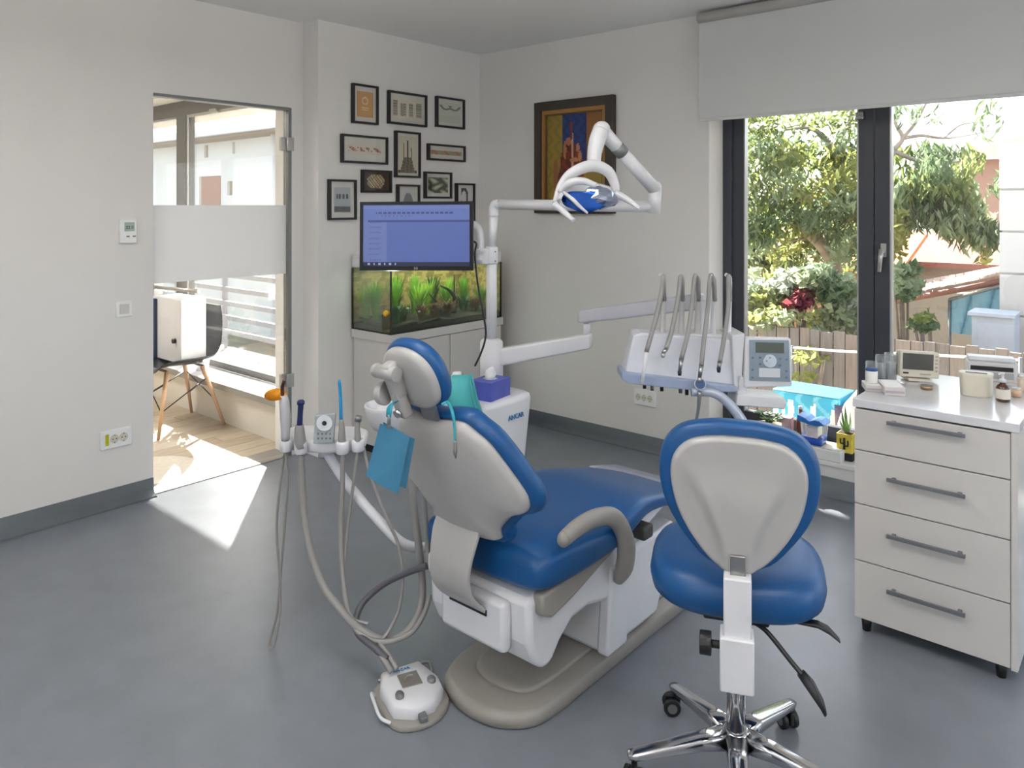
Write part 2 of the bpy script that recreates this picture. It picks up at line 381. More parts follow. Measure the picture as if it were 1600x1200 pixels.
# thermostat, switch, sockets on the left wall
def plate(u0, u1, v0, v1, name, label, cat, thick=.012, x=XL, group=None):
    a = atx(u0, v0, x); b = atx(u1, v1, x); zt = atx(u0, v0, x).z; zb = atx(u0, v1, x).z
    t = thing(name, (x, (a.y+b.y)/2, zb), label, cat, group)
    MB().box((x, a.y, zb), (x+thick, b.y, zt)).build('cover', mat('switch_white', 'f2f2f0', .35, var=0), t, .003)
    return t, a.y, b.y, zb, zt
t, y0, y1, z0, z1 = plate(185, 211, 343, 380, 'thermostat', 'white wall thermostat with a small display, left of the glass door', 'thermostat', .022)
MB().box((XL+.022, y0+.02, z0+(z1-z0)*.5), (XL+.0235, y1-.012, z1-.014)).build('display', mat('green_lcd', '9fb3a8', .3), t)
text('digits', '22.0', (XL+.0242, (y0+y1)/2+.004, z0+(z1-z0)*.66), Y, Z, .022, M_black, t)
for k in (0, 1): MB().box((XL+.022, y0+.03+k*.03, z0+.03), (XL+.024, y0+.045+k*.03, z0+.037)).build('button', M_graym, t)
t, y0, y1, z0, z1 = plate(180, 205, 471, 496, 'light_switch', 'square white light switch, below the thermostat', 'switch')
MB().box((XL+.012, y0+.016, z0+.016), (XL+.018, y1-.016, z1-.016)).build('rocker', M_whitel, t, .002)
def socket(t, x, yc, zc, r, nrm=X, side=Y):
    c = Vector((x, yc, zc)) if nrm == X else Vector((yc, x, zc))
    s = MB().cyl(c, c+nrm*.004, r).build('socket', mat('cream_plastic', 'd8d2c4', .4), t)
    for k in (-1, 1): MB().cyl(c+side*(k*r*.4)+nrm*.002, c+side*(k*r*.4)+nrm*.0048, r*.14, n=8).build('contact_hole', M_black, s)
    for sg in (1, -1): MB().box(c+Z*(r*.75*sg)-side*r*.15+nrm*.003, c+Z*(r*sg)+side*r*.15+nrm*.0055).build('earth_clip', M_steel, s)
t, y0, y1, z0, z1 = plate(156, 205, 675, 704, 'wall_socket', 'double white wall socket with a yellow insert, low on the left wall', 'socket')
L = y1-y0
for k in (.43, .72): socket(t, XL+.010, y0+L*k, (z0+z1)/2, .021)
MB().box((XL+.012, y0+L*.14, z0+.018), (XL+.014, y0+L*.25, z1-.018)).build('insert', mat('yellow_insert', 'b8b21c', .4), t)
p = aty(992, 606, YW); q2 = aty(1026, 630, YW); x0, x1 = p.x, q2.x; zt, zb = p.z, aty(992, 630, YW).z
t = thing('wall_socket', (x0, YW, zb), 'triple white wall socket low on the wall under the instrument tray', 'socket')
MB().box((x0, YW-.012, zb), (x1, YW, zt)).build('cover', MATS['switch_white'], t, .003)
for k in (.2, .47, .74): socket(t, YW-.010, x0+(x1-x0)*k, (zb+zt)/2, .019, -Y, X)
# ------------------------------------------------------------------ next room behind the glass door
NX0, NX1, NYB, NYW, NYF, NC = -8.2, XL-.175, -1.0, 2.65, 2.87, 2.42
M_wood = mat('oak_plank', 'b5a48d', .42, var=.16, scale=9, stretch=(9, 1, 1))
M_wood2 = mat('oak_plank_pale', 'c3b49d', .42, var=.14, scale=9, stretch=(9, 1, 1))
fl2 = tag(MB().box((NX0, NYB, -.15), (NX1, NYW, -.006)).build('floor_office', mat('joint_brown', '6b5e4e', .8)), kind='structure')
random.seed(4)
pk = {}
for i in range(26):
    x1 = NX1-.002-i*.13; off = (i*.47) % 1.2
    for k in range(4):
        ya = NYW-.004-k*1.2-off+.0; yb = ya+1.2
        if k == 0 and off > .25: 
            MB().box((x1-.127, ya+1.203, -.006), (x1, NYW-.004, -.0005)).build('plank', random.choice([M_wood, M_wood2]), fl2)
        MB().box((x1-.127, max(ya, NYB), -.006), (x1, min(yb-.003, NYW-.004), -.0005)).build('plank', random.choice([M_wood, M_wood2]), fl2)
        if ya < .6: break
struct('ceiling_office', MB().box((NX0, NYB, NC), (NX1, NYF, NC+.1)), M_ceil)
M_wall2 = mat('office_paint', 'd9d4ca', .75, var=.01, scale=3)
struct('wall_office', MB().box((NX0, NYW, -.15), (NX1, NYW+.001+.2, .262)).box((NX0, NYW, 2.34), (NX1, NYF+.05, NC)).box((NX0-.1, NYB, -.15), (NX0, NYF, NC)).box((NX0, NYB-.1, -.15), (NX1, NYB, NC)), M_wall2)
struct('trim_4', MB().box((NX0, NYW-.05, .262), (NX1-.01, NYF-.03, .285)), M_white, .002)        # deep window board
struct('trim_5', MB().box((NX0, NYW-.058, .245), (NX1-.01, NYW-.05, .286)), mat('sill_edge', '8b8984', .5))
w2 = tag(MB().box((NX0, NYF-.03, .285), (NX1, NYF+.04, .335)).box((NX0, NYF-.03, 2.22), (NX1, NYF+.04, 2.34)).build('window_2', mat('brown_grey_frame', '6a6866', .45), bevel=.003), kind='structure')
pm = aty(283, 300, NYF).x; pr = aty(298, 300, NYF).x
MB().box((pm, NYF-.04, .335), (pr, NYF+.035, 2.22)).build('mullion', MATS['brown_grey_frame'], w2, .003)
MB().box((pr, NYF-.01, .335), (NX1, NYF, 2.22)).box((NX0, NYF-.01, .335), (pm, NYF, 2.22)).build('pane', M_glass, w2)
MB().box((pr, NYF-.034, 2.20), (NX1, NYF-.028, 2.222)).box((pr, NYF-.034, .335), (pr+.02, NYF-.028, 2.2)).build('gasket', M_hinge, w2)
p = aty(343, 175, NYF); MB().box((p.x-.05, NYF-.06, p.z-.01), (p.x+.05, NYF-.028, p.z+.02)).build('window_stay', M_hinge, w2, .003)
# rug, partly hidden by the wall edge
c = atz(237, 736, .0)
r_ = tag(MB().lathe((c.x, c.y, 0), [(.0, 0), (.235, 0), (.25, .003), (.24, .007), (0, .008)], 48).build('round_mat', mat('beige_mat', 'cfc5b6', .9, var=.06, scale=40)), 'round beige mat on the plank floor just inside the glass door', 'mat')
# moulded chair with wooden legs
def shell_chair():
    base = atz(292, 700, 0); cx, cy = -5.12, 2.40
    t = thing('shell_chair', (cx, cy, 0), 'black moulded shell chair on splayed wooden legs behind the glass door', 'chair', rz=math.radians(180))
    Ms = mat('charcoal_shell', '2b2e33', .3, var=.04)
    # seat bucket: grid, local coordinates, front = +Y
    b = MB(); nu, nv = 16, 22; vs = []
    prof = [(.23, .405), (.19, .43), (.08, .435), (-.06, .425), (-.15, .435), (-.205, .49), (-.235, .60), (-.255, .72), (-.265, .80)]
    P = catmull([V(0, y, z) for y, z in prof], 4)
    m = len(P)
    for lay in (0, 1):
        for i, q in enumerate(P):
            tt = i/(m-1); wv = .225+.02*math.sin(tt*3.1)-.05*max(0, tt-.75)*4*.5
            for j in range(nu+1):
                s = -1+2*j/nu
                lift = .07*abs(s)**3*(1-abs(tt-.45)*1.0) if tt < .9 else .03*abs(s)**3
                fwd = .05*abs(s)**2.5*max(0, (tt-.45))*1.8
                vs.append((s*wv, q.y+fwd, q.z+lift-(.008 if lay else 0)))
    n1 = nu+1; o = m*n1
    fs = [(i*n1+j, i*n1+j+1, (i+1)*n1+j+1, (i+1)*n1+j) for i in range(m-1) for j in range(nu)]
    fs += [(o+a, o+d, o+c2, o+b2) for a, b2, c2, d in fs]
    rim = [j for j in range(n1)]+[i*n1+nu for i in range(1, m)]+[(m-1)*n1+j for j in range(nu-1, -1, -1)]+[i*n1 for i in range(m-2, 0, -1)]
    fs += [(rim[k], rim[(k+1) % len(rim)], o+rim[(k+1) % len(rim)], o+rim[k]) for k in range(len(rim))]
    b.add(vs, fs, True); b.build('seat_shell', Ms, t, local=True)
    Mw = mat('beech_leg', 'c9a27e', .45, var=.08, scale=20, stretch=(1, 1, .2))
    for sx in (-1, 1):
        for sy in (-1, 1):
            MB().cyl((sx*.13, sy*.12, .405), (sx*.235, sy*.225, 0), .016, .010, 14).build('leg', Mw, t, local=True)
    wr = MB()
    for a, b2 in (((-.155, -.145, .33), (.20, -.19, .16)), ((.155, -.145, .33), (-.20, -.19, .16)), ((-.155, .145, .33), (.20, .19, .16)), ((.155, .145, .33), (-.20, .19, .16)), ((-.155, -.145, .33), (-.2, .19, .16)), ((.155, -.145, .33), (.2, .19, .16))):
        wr.cyl(a, b2, .004, n=8)
    wr.box((-.13, -.13, .40), (.13, -.118, .412)).box((-.13, .118, .40), (.13, .13, .412))
    wr.build('wire_brace', M_black, t, local=True)
shell_chair()
# white desktop machine with a dark side, on a narrow table against the window
t = thing('lab_machine', (-5.2, 2.0, .56), 'white boxy machine with a black knob resting on the black shell chair', 'machine')
YM = 2.34; q0 = V(-5.32, YM, .88); q1 = V(-4.93, YM, .45)
MB().box((q0.x, YM, q1.z), (q1.x, YM+.18, q0.z)).build('housing', M_white, t, .008)
MB().box((q0.x-.02, YM-.02, q1.z), (-5.27, YM, q0.z-.02)).build('side_cover', mat('navy_cover', '1e2f55', .4), t)
k = V(-5.0, YM, .60); MB().cyl((k.x, YM-.02, k.z), (k.x, YM, k.z), .016).build('knob', M_black, t)
a1 = V(-5.5, YM, .93); a2 = V(-4.72, YM, .95)
MB().tube([(a1.x, YM+.02, a1.z), (a2.x, YM+.02, a2.z)], .012, sub=1).box((a1.x+.12, YM, q0.z), (a1.x+.18, YM+.06, a1.z+.03)).build('arm', M_hinge, t)
t = thing('potted_plant', (-5.3, 2.6, .285), 'small pot of red and green leaves on the window board behind the shell chair', 'plant')
pp = aty(316, 500, 2.73)
MB().lathe((pp.x, 2.73, .285), [(.045, 0), (.06, .12), (.052, .12), (.04, .02)], 20).build('pot', M_white, t)
b = MB(); random.seed(8)
for i in range(46):
    a = random.uniform(0, 6.28); r0 = random.uniform(.02, .16); hh = random.uniform(.16, .42)
    q = V(pp.x+r0*math.cos(a), 2.73+r0*math.sin(a)*.5, .285+hh); s0 = V(pp.x, 2.73, .40)
    d = (q-s0).normalized(); sd = d.cross(V(math.cos(a), .3, math.sin(a))).normalized()*.022
    b.quad(q-d*.04, q+sd, q+d*.04, q-sd); b.cyl(s0, q-d*.04, .0015, n=4, cap=False)
tag(b.build('foliage', mat('red_green_leaf', '4d6b35', .5, var=.8, scale=9), t, fix=False), kind='stuff')

# ------------------------------------------------------------------ balcony and house across, seen through the door
M_conc = mat('pale_render', 'dcd8cf', .85, var=.02)
struct('balcony_slab', MB().box((-11, NYF+.04, -.2), (NX1, 3.74, .10)), mat('concrete', 'aaa6a0', .85))
for k in range(6):
    y0 = NYF+.06+k*.142
    pb = MB().box((-10.5, y0, .10), (NX1-.01, y0+.125, .125))
    o = pb.build('deck_board', mat('deck_wood', 'd0cdc8', .7, var=.06, stretch=(.3, 8, 1)), bpy.data.objects['balcony_slab'])
struct('balcony_ceiling', MB().box((-11, NYF+.05, 2.32), (NX1, 3.59, 2.52)), mat('warm_render', 'ece4dc', .8, var=.02))
t = thing('balcony_railing', (-6.5, 3.68, .1), 'grey balcony railing of horizontal slats outside the far window', 'railing')
for k in range(5):
    zc = .84-k*.135
    MB().box((-10.5, 3.665, zc-.022), (NX1-.01, 3.69, zc+.022)).build('slat', mat('railing_paint', '9b9ba3', .5), t)
for xx in (-9.9, -8.9, -7.9, -6.9, -5.9, -4.9, -4.25): MB().box((xx-.02, 3.695, .125), (xx+.02, 3.73, .88)).build('post', MATS['railing_paint'], t)
t = thing('white_house', (-16, 9.5, -3), 'white rendered house with small brown windows across the yard, seen through the door', 'house')
xa, xb = -27., -12.0
pz = aty(400, 215, 9).z
Mh = mat('bright_render', 'f2efe9', .85, var=.01)
def hole_wall(holes):   # wall plane y=9 with openings: grid cells between sorted cuts
    xs = sorted({xa, xb, *[h[0] for h in holes], *[h[1] for h in holes]}); zs = sorted({-3., pz, *[h[2] for h in holes], *[h[3] for h in holes]})
    b = MB()
    for i in range(len(xs)-1):
        for j in range(len(zs)-1):
            cx, cz = (xs[i]+xs[i+1])/2, (zs[j]+zs[j+1])/2
            if any(h[0] < cx < h[1] and h[2] < cz < h[3] for h in holes): continue
            b.box((xs[i], 9, zs[j]), (xs[i+1], 9.15, zs[j+1]))
    return b
H = []
for u0, u1, v0, v1 in ((319, 325, 227, 246), (363, 367, 222, 240), (311, 345, 276, 325), (355, 363, 283, 305)):
    A = aty(u0, v0, 9); B = aty(u1, v1, 9); H.append((A.x, B.x, B.z, A.z))
wall = hole_wall(H).build('wall', Mh, t)
for i, h in enumerate(H):
    o = MB().box((h[0], 9.06, h[2]), (h[1], 9.10, h[3])).build('window', mat('brown_shutter', 'a5694c', .6, var=.1) if i == 2 else mat('tan_frame', 'a2917d', .6), t)
    if i == 2:
        n = 14
        for k in range(n):
            zz = h[2]+(h[3]-h[2])*(k+.5)/n
            MB().box((h[0]+.1, 9.04, zz-.04), (h[1]-.1, 9.06, zz+.02)).build('shutter_slat', MATS['brown_shutter'], o)
MB().box((xa-.3, 8.5, pz), (xb, 9.4, pz+.12)).build('soffit', mat('soffit_brown', '9f8c7c', .7), t)
MB().box((xa-.3, 8.38, pz+.06), (xb, 8.5, pz+.22)).build('gutter', mat('white_gutter', 'f0f0ee', .4), t)
MB().cyl((aty(427, 210, 8.8).x, 8.8, -3), (aty(427, 210, 8.8).x, 8.8, pz), .06, n=10).build('downpipe', MATS['white_gutter'], t)
MB().add([(xa-.3, 8.45, pz+.2), (xb, 8.45, pz+.2), (xb, 12, pz+1.1), (xa-.3, 12, pz+1.1)], [(0, 1, 2, 3)]).build('roof', mat('roof_tile', 'a4553f', .8, var=.15), t)

# ------------------------------------------------------------------ garden behind the big window
GZ = -1.35
struct('ground', MB().box((-30, YW+.22, GZ-.2), (30, 45, GZ)), mat('dry_soil', '8e8470', .95, var=.25, scale=1.5))
struct('sun_block_slab', MB().box((XP-.3, YW+.22, 2.62), (XR+.3, YW+1.9, 2.75)), M_conc)     # unseen slab added to keep direct sun out of the big window
struct('terrace', MB().box((-2.9, YW+.22, GZ), (XR+.3, YW+.62, .12)), mat('terrace_stone', 'b3aea6', .85, var=.08))
# plank fence
t = thing('plank_fence', (-2.0, 7.5, GZ), 'weathered grey-pink wooden plank fence below the bushes', 'fence')
random.seed(11); xx = -4.6
Mf = [mat('fence_wood_%s' % n, h, .9, var=.16, scale=7, stretch=(6, 6, .6)) for n, h in (('pink', '7b706b'), ('grey', '746e6b'), ('warm', '7e746d'))]
while xx < 1.9:
    wd = random.uniform(.09, .13); zt = .29+random.uniform(-.012, .012)
    MB().box((xx+.004, 7.49+random.uniform(-.012, .012), GZ), (xx+wd-.004, 7.52, zt)).build('plank', random.choice(Mf), t, .003); xx += wd
MB().box((-4.6, 7.53, -.15), (1.9, 7.57, -.05)).box((-4.6, 7.53, -.95), (1.9, 7.57, -.85)).build('rail', Mf[1], t)
t = thing('clothes_wire', (-2.5, 7.0, -.1), 'pale horizontal line stretched in front of the plank fence', 'line')
p = aty(1238, 543, 7.0); q = aty(1420, 553, 7.0)
MB().tube([p, (p+q)/2-Z*.01, q, q+(q-p)*.8], .012, sub=3, n=6).build('wire', M_white, t)
q = q+(q-p)*.8
for e in (p, q): MB().cyl((e.x, e.y, GZ), (e.x, e.y, e.z+.02), .014, n=8).build('stake', M_graym, t)

def leafmesh(cl, lw, seed, hang=.0, jit=1.0):
    """cl: clusters (centre, radius, count); each leaf a folded diamond of real size"""
    random.seed(seed); b = MB(); vs = []; fs = []
    for c, r, n in cl:
        c = Vector(c)
        rr = r if isinstance(r, tuple) else (r, r, r)
        for _ in range(n):
            while True:
                q = V(random.uniform(-1, 1), random.uniform(-1, 1), random.uniform(-1, 1))
                if q.length < 1: break
            q = c+V(q.x*rr[0], q.y*rr[1], q.z*rr[2])
            d = V(random.uniform(-1, 1), random.uniform(-1, 1), random.uniform(-1, 1)*(1-hang)-hang*1.6).normalized()
            s = d.cross(V(random.uniform(-1, 1), random.uniform(-1, 1), random.uniform(-1, 1))).normalized()
            l = lw[0]*random.uniform(.7, 1.3); wd = lw[1]*random.uniform(.7, 1.3); nn = d.cross(s)*wd*.3; o = len(vs)
            vs += [q-d*l/2, q-d*l*.1+s*wd/2+nn, q+d*l/2, q-d*l*.1-s*wd/2+nn, q]
            fs += [(o, o+1, o+2), (o, o+2, o+3)]
    b.v = vs; b.f = fs; b.sm = [False]*len(fs); return b
def leaf_mat(name, h, var=.35, tr=.58): return mat(name, h, .5, var=var, scale=1.7, trans=tr)
ML = [leaf_mat('leaf_olive', '6f7b48', .4), leaf_mat('leaf_yellow', '8c8f50', .3), leaf_mat('leaf_deep', '5f7050', .35), leaf_mat('leaf_silver', '8c9a78', .3)]
M_bark = mat('grey_bark', '8c7f74', .9, var=.25, scale=9, bump=.4, bscale=30)
def clus(lst, f, depth=.5):    # (u, v, ru, rv, n) on distance f
    out = []
    for i, (u, v, ru, rv, n) in enumerate(lst):
        ff = f+(((i*37) % 10)/10-.5)*depth*2
        c = W(u, v, ff); out.append((c, (ru*ff/FPX, .35, rv*ff/FPX), n))
    return out
# big willow-leaved tree
F = 10.2
t0 = W(1305, 470, F); t = thing('garden_tree', (t0.x, t0.y, GZ), 'tall loose-crowned tree with hanging leaves behind the left window pane', 'tree')
def limb(pts, r, name='branch'): MB().tube([W(u, v, f) for u, v, f in pts], r, n=9, sub=5).build(name, M_bark, t)
g = W(1308, 600, F); g.z = GZ
MB().tube([g, W(1308, 520, F), W(1306, 450, F), W(1300, 400, F), W(1296, 340, F), W(1300, 290, F), W(1303, 232, F)], [.17, .13, .10, .07, .055], n=12).build('trunk', M_bark, t)
limb([(1300, 405, F), (1280, 378, F-.1), (1250, 350, F-.2), (1222, 325, F-.2), (1195, 320, F-.2)], [.09, .085, .05, .02])
limb([(1303, 234, F), (1285, 212, F), (1262, 200, F), (1225, 203, F)], [.05, .03, .015])
limb([(1303, 234, F), (1322, 205, F), (1330, 180, F), (1332, 150, F)], [.05, .035, .02])
limb([(1296, 380, F), (1275, 372, F), (1240, 375, F-.2), (1212, 388, F-.2)], [.03, .025, .012])
limb([(1300, 330, F), (1325, 290, F+.1), (1345, 270, F+.1)], [.04, .03, .02])
random.seed(21)
cl = [(random.uniform(1150, 1345), random.uniform(215, 400), 30, 26, 72) for _ in range(54)]
for k, m in ((0, ML[0]), (1, ML[1]), (2, ML[2]), (3, ML[3])):
    tag(leafmesh(clus(cl[k::4]+[(1180, 300, 35, 80, 60), (1320, 330, 30, 70, 50)], F-.3, .6), (.16, .05), 31+k, .45).build('foliage', m, t, fix=False), kind='stuff')
tag(leafmesh(clus([(1195, 195, 45, 16, 130), (1270, 192, 40, 20, 120), (1320, 192, 25, 26, 110), (1185, 180, 30, 12, 60)], F, .4), (.14, .04), 77, .2).build('foliage', ML[0], t, fix=False), kind='stuff')
# weeping tree in the right pane
F2 = 9.0
t0 = W(1375, 470, F2); t = thing('weeping_tree', (t0.x, t0.y, GZ), 'weeping tree with bare upper twigs and drooping leaves in the right window pane', 'tree')
g = W(1372, 600, F2); g.z = GZ
MB().tube([g, W(1370, 480, F2), W(1368, 380, F2), W(1375, 290, F2), W(1395, 235, F2)], [.12, .10, .07, .05, .04], n=12).build('trunk', M_bark, t)
for pts, r in (([(1395, 235), (1410, 216), (1400, 195), (1390, 165), (1385, 130)], [.035, .02, .01]), ([(1410, 216), (1432, 190), (1445, 165), (1460, 140)], [.025, .015, .008]), ([(1410, 216), (1440, 212), (1475, 216), (1510, 212), (1545, 205)], [.025, .015, .008]), ([(1395, 235), (1430, 250), (1470, 255), (1520, 250)], [.03, .02, .01]), ([(1385, 260), (1405, 290), (1440, 300)], [.025, .015, .01]), ([(1475, 216), (1500, 196), (1530, 190)], [.014, .01, .006])):
    limb([(u, v, F2) for u, v in pts], r)
cl = [(random.uniform(1392, 1475), random.uniform(255, 345), 24, 26, 62) for _ in range(26)]+[(random.uniform(1460, 1545), random.uniform(250, 380), 18, 28, 50) for _ in range(22)]
for k, m in ((0, ML[2]), (1, ML[0]), (2, ML[3])):
    tag(leafmesh(clus(cl[k::3]+[(1525, 350, 16, 40, 30), (1440, 240, 40, 14, 30)], F2, .5), (.17, .045), 51+k, .75).build('foliage', m, t, fix=False), kind='stuff')
tag(leafmesh(clus([(1405, 340, 20, 40, 110), (1400, 385, 18, 24, 60), (1535, 395, 8, 22, 24)], F2-.2, .3), (.13, .06), 59, .4).build('foliage', ML[1], t, fix=False), kind='stuff')
tag(leafmesh(clus([(1540, 200, 30, 20, 22), (1450, 180, 30, 20, 24), (1560, 290, 10, 20, 34), (1545, 170, 18, 12, 16), (1480, 240, 50, 12, 60), (1410, 180, 18, 20, 30)], F2-.2, .3), (.15, .04), 60, .6).build('foliage', ML[2], t, fix=False), kind='stuff')
# bushes over the fence
def bush(name, label, lst, f, mats, seed, lw=(.10, .07)):
    c = W(lst[0][0], lst[0][1], f); t = thing(name, (c.x, c.y, GZ), label, 'bush', None)
    s = MB(); random.seed(seed)
    for k in range(7):
        u, v = random.choice(lst)[:2]; e = W(u+random.uniform(-15, 15), v, f); s.tube([V(c.x, c.y, GZ), V((c.x+e.x)/2, (c.y+e.y)/2+.05, (GZ+e.z)/2+.1), e], [.03, .01], n=6, sub=4)
    s.build('stems', M_bark, t)
    for k, m in enumerate(mats):
        tag(leafmesh(clus(lst[k::len(mats)] or lst, f, .25), lw, seed+k, .1).build('foliage', m, t, fix=False), kind='stuff')
    return t
ML2 = [leaf_mat('leaf_variegated', '98a280', .35), leaf_mat('leaf_white_edge', 'a9af9c', .2), leaf_mat('leaf_lime', '959a5a', .3)]
def grid(u0, u1, v0, v1, n, r, c, seed):
    random.seed(seed); return [(random.uniform(u0, u1), random.uniform(v0, v1), r, r*.8, c) for _ in range(n)]
bush('variegated_bush', 'cream-and-green variegated bush spilling over the fence at its left', grid(1165, 1240, 432, 500, 15, 20, 80, 1), 8.2, [ML2[0], ML2[1], ML2[2], ML[0]], 101)
bush('variegated_bush', 'silvery variegated bush at the middle of the fence, beside the window mullion', grid(1262, 1342, 425, 520, 18, 20, 80, 2), 8.1, [ML2[1], ML2[0], ML[3], ML[2]], 102)
bush('red_leaved_shrub', 'small shrub with dark red leaves between the two variegated bushes', grid(1244, 1268, 455, 484, 4, 11, 60, 3), 8.0, [leaf_mat('leaf_red', '7c3a3e', .3)], 103)
bush('low_creeper', 'pale green creeper trailing along the fence top', grid(1168, 1300, 490, 508, 9, 16, 34, 4), 7.7, [ML2[2], ML2[0]], 104, (.08, .06))
bush('garden_bush', 'grey-green bush at the left edge of the right window pane', grid(1392, 1425, 415, 460, 7, 16, 60, 5), 8.4, [ML[3], ML[2]], 105)
bush('small_shrub', 'small green shrub with a red stem poking above the fence in the right pane', grid(1432, 1458, 488, 515, 4, 11, 34, 6), 7.75, [ML[2], ML[0]], 106, (.09, .05))
bush('fence_vine', 'little vine with bright leaves growing in front of the plank fence', [(1250, 555, 22, 5, 30), (1262, 545, 10, 8, 16), (1275, 562, 18, 4, 16), (1252, 593, 16, 9, 34)], 7.2, [ML2[2]], 107, (.09, .06))
bush('hedge', 'dense olive green hedge behind the garden tree', grid(1150, 1400, 330, 470, 26, 34, 90, 7), 11.2, [ML[0], ML[2], ML[1]], 108, (.16, .10))
# brick shed with orange-brown roof behind the left bushes
t = thing('brick_shed', (-5.2, 13.5, GZ), 'low brown brick shed half hidden behind the bushes in the left pane', 'shed')
a = aty(1140, 360, 13.5); b_ = aty(1345, 440, 13.5)
MB().box((a.x, 13.5, GZ), (b_.x+.5, 15, aty(1240, 410, 13.5).z)).build('wall', mat('brick_brown', 'a4755c', .9, var=.2, scale=20), t)
zr = aty(1240, 410, 13.5).z
MB().add([(a.x-.2, 13.2, zr), (b_.x+.7, 13.2, zr), (b_.x+.7, 15, zr+.55), (a.x-.2, 15, zr+.55), (a.x-.2, 13.2, zr-.08), (b_.x+.7, 13.2, zr-.08), (b_.x+.7, 15, zr+.47), (a.x-.2, 15, zr+.47)], [(0, 1, 2, 3), (4, 7, 6, 5), (0, 4, 5, 1), (1, 5, 6, 2), (2, 6, 7, 3), (3, 7, 4, 0)]).build('roof', mat('orange_tile', 'b9713f', .85, var=.2, scale=18), t)
# houses to the right
t = thing('tiled_house', (-4, 16, GZ), 'beige house with a terracotta tiled roof in the right window pane', 'house')
yb = 15.
A = aty(1425, 408, yb); B = aty(1600, 470, yb)
MB().box((A.x, yb, GZ), (B.x+3, yb+3, A.z)).build('wall', mat('beige_render', 'a3978a', .85, var=.06, scale=2), t)
zt = aty(1500, 368, yb+1.2).z
nrow = 9
for k in range(nrow):
    y0 = yb-.3+k*.25; z0 = A.z+.02+k*(zt-A.z)/nrow
    MB().add([(A.x-.3, y0, z0), (B.x+3, y0, z0), (B.x+3, y0+.28, z0+(zt-A.z)/nrow+.03), (A.x-.3, y0+.28, z0+(zt-A.z)/nrow+.03), (A.x-.3, y0, z0-.04), (B.x+3, y0, z0-.04)], [(0, 1, 2, 3), (0, 4, 5, 1)]).build('tile_row', mat('terracotta', '84493a', .85, var=.2, scale=14), t)
MB().box((A.x-.35, yb-.36, A.z-.08), (B.x+3, yb-.28, A.z+.02)).build('gutter', mat('rust_gutter', '8b5a4c', .6), t)
t = thing('distant_roof', (-4, 24, GZ), 'brown-roofed building on the skyline at the upper right of the window', 'house')
yb = 24.
A = aty(1512, 225, yb); B = aty(1650, 300, yb)
MB().box((A.x, yb, GZ), (B.x, yb+4, aty(1512, 250, yb).z)).build('wall', mat('dusty_pink', '94776c', .85), t)
zz = aty(1512, 250, yb).z
MB().add([(A.x-.6, yb-.5, zz), (B.x, yb-.5, zz), (B.x, yb+2, zz+1.0), (A.x+.8, yb+2, zz+.9)], [(0, 1, 2, 3)]).build('roof', MATS['terracotta'], t)
# canopy, boundary wall, covered pool
t = thing('lean_to_roof', (-2.6, 10.2, GZ), 'sloping lean-to roof of weathered tiles above the blue cover', 'roof')
P0, P1, P2, P3 = W(1392, 470, 9.6), W(1585, 433, 8.2), W(1585, 418, 9.4), W(1392, 452, 10.8)
b = MB(); n = 16
for i in range(n):
    a0, a1 = i/n, (i+.93)/n
    c0, c1, c2, c3 = P0.lerp(P1, a0), P0.lerp(P1, a1), P3.lerp(P2, a1), P3.lerp(P2, a0)
    MB().add([c0, c1, c2, c3, c0+Z*.05, c1+Z*.05, c2+Z*.05, c3+Z*.05], [(0, 1, 2, 3), (4, 7, 6, 5), (0, 4, 5, 1), (1, 5, 6, 2), (2, 6, 7, 3), (3, 7, 4, 0)]).build('roof_tile', mat('faded_tile', '9c8276', .85, var=.2, scale=9), t)
MB().tube([P0-Z*.02, P1-Z*.02], .035, n=8, sub=1).build('gutter', MATS['rust_gutter'], t)
for P in (P0, P1): MB().cyl((P.x, P.y, GZ), (P.x, P.y, P.z), .035, n=8).build('post', M_graym, t)
struct('garden_wall', MB().box((aty(1395, 480, 11.9).x, 11.9, GZ), (1.5, 12.1, aty(1450, 455, 11.9).z)), mat('grey_render', '9c968e', .9, var=.06, scale=2))
t = thing('blue_cover', (-1.5, 8.7, GZ), 'light blue plastic cover hanging below the lean-to roof', 'tarpaulin')
A, B = W(1484, 468, 8.9), W(1582, 442, 8.0); b = MB(); nu, nv = 18, 8; vs = []
for j in range(nv+1):
    for i in range(nu+1):
        s = i/nu; tt = j/nv; q = A.lerp(B, s)-Z*tt*(.38+.10*math.sin(s*3)); q = q+FWD*.06*math.sin(s*17+tt*3); vs.append(q)
b.add(vs, [(j*(nu+1)+i, j*(nu+1)+i+1, (j+1)*(nu+1)+i+1, (j+1)*(nu+1)+i) for j in range(nv) for i in range(nu)], True)
b.build('sheet', mat('blue_tarp', '5f94ae', .35, var=.15, scale=3, trans=.2), t, fix=False)
MB().tube([A, B], .02, n=6, sub=1).build('pole', M_graym, t)
for P in (A, B): MB().cyl((P.x, P.y, GZ), (P.x, P.y, P.z), .02, n=8).build('post', M_graym, t)
t = thing('white_building', (0, 7.4, GZ), 'white clad building filling the right edge of the window', 'house')
A = W(1566, 228, 7.6)
MB().box((A.x, A.y, GZ), (A.x+4, A.y+3, A.z)).build('wall', mat('white_clad', 'b9b7b4', .7, var=.01), t)
for k in range(9):
    z0 = A.z-.03-k*.42
    MB().box((A.x-.02, A.y-.03, z0-.40), (A.x+4, A.y, z0)).build('cladding_panel', MATS['white_clad'], t, .006)
t = thing('white_shed', (-1.6, 7.9, GZ), 'plain bluish-white utility cabinet standing behind the end of the fence', 'cabinet')
A, B = W(1518, 492, 7.3), W(1578, 600, 7.0)
MB().box((A.x, A.y, GZ), (B.x+.02, A.y+.35, A.z)).build('body', mat('bluish_white', 'a9b0bc', .6), t, .01)
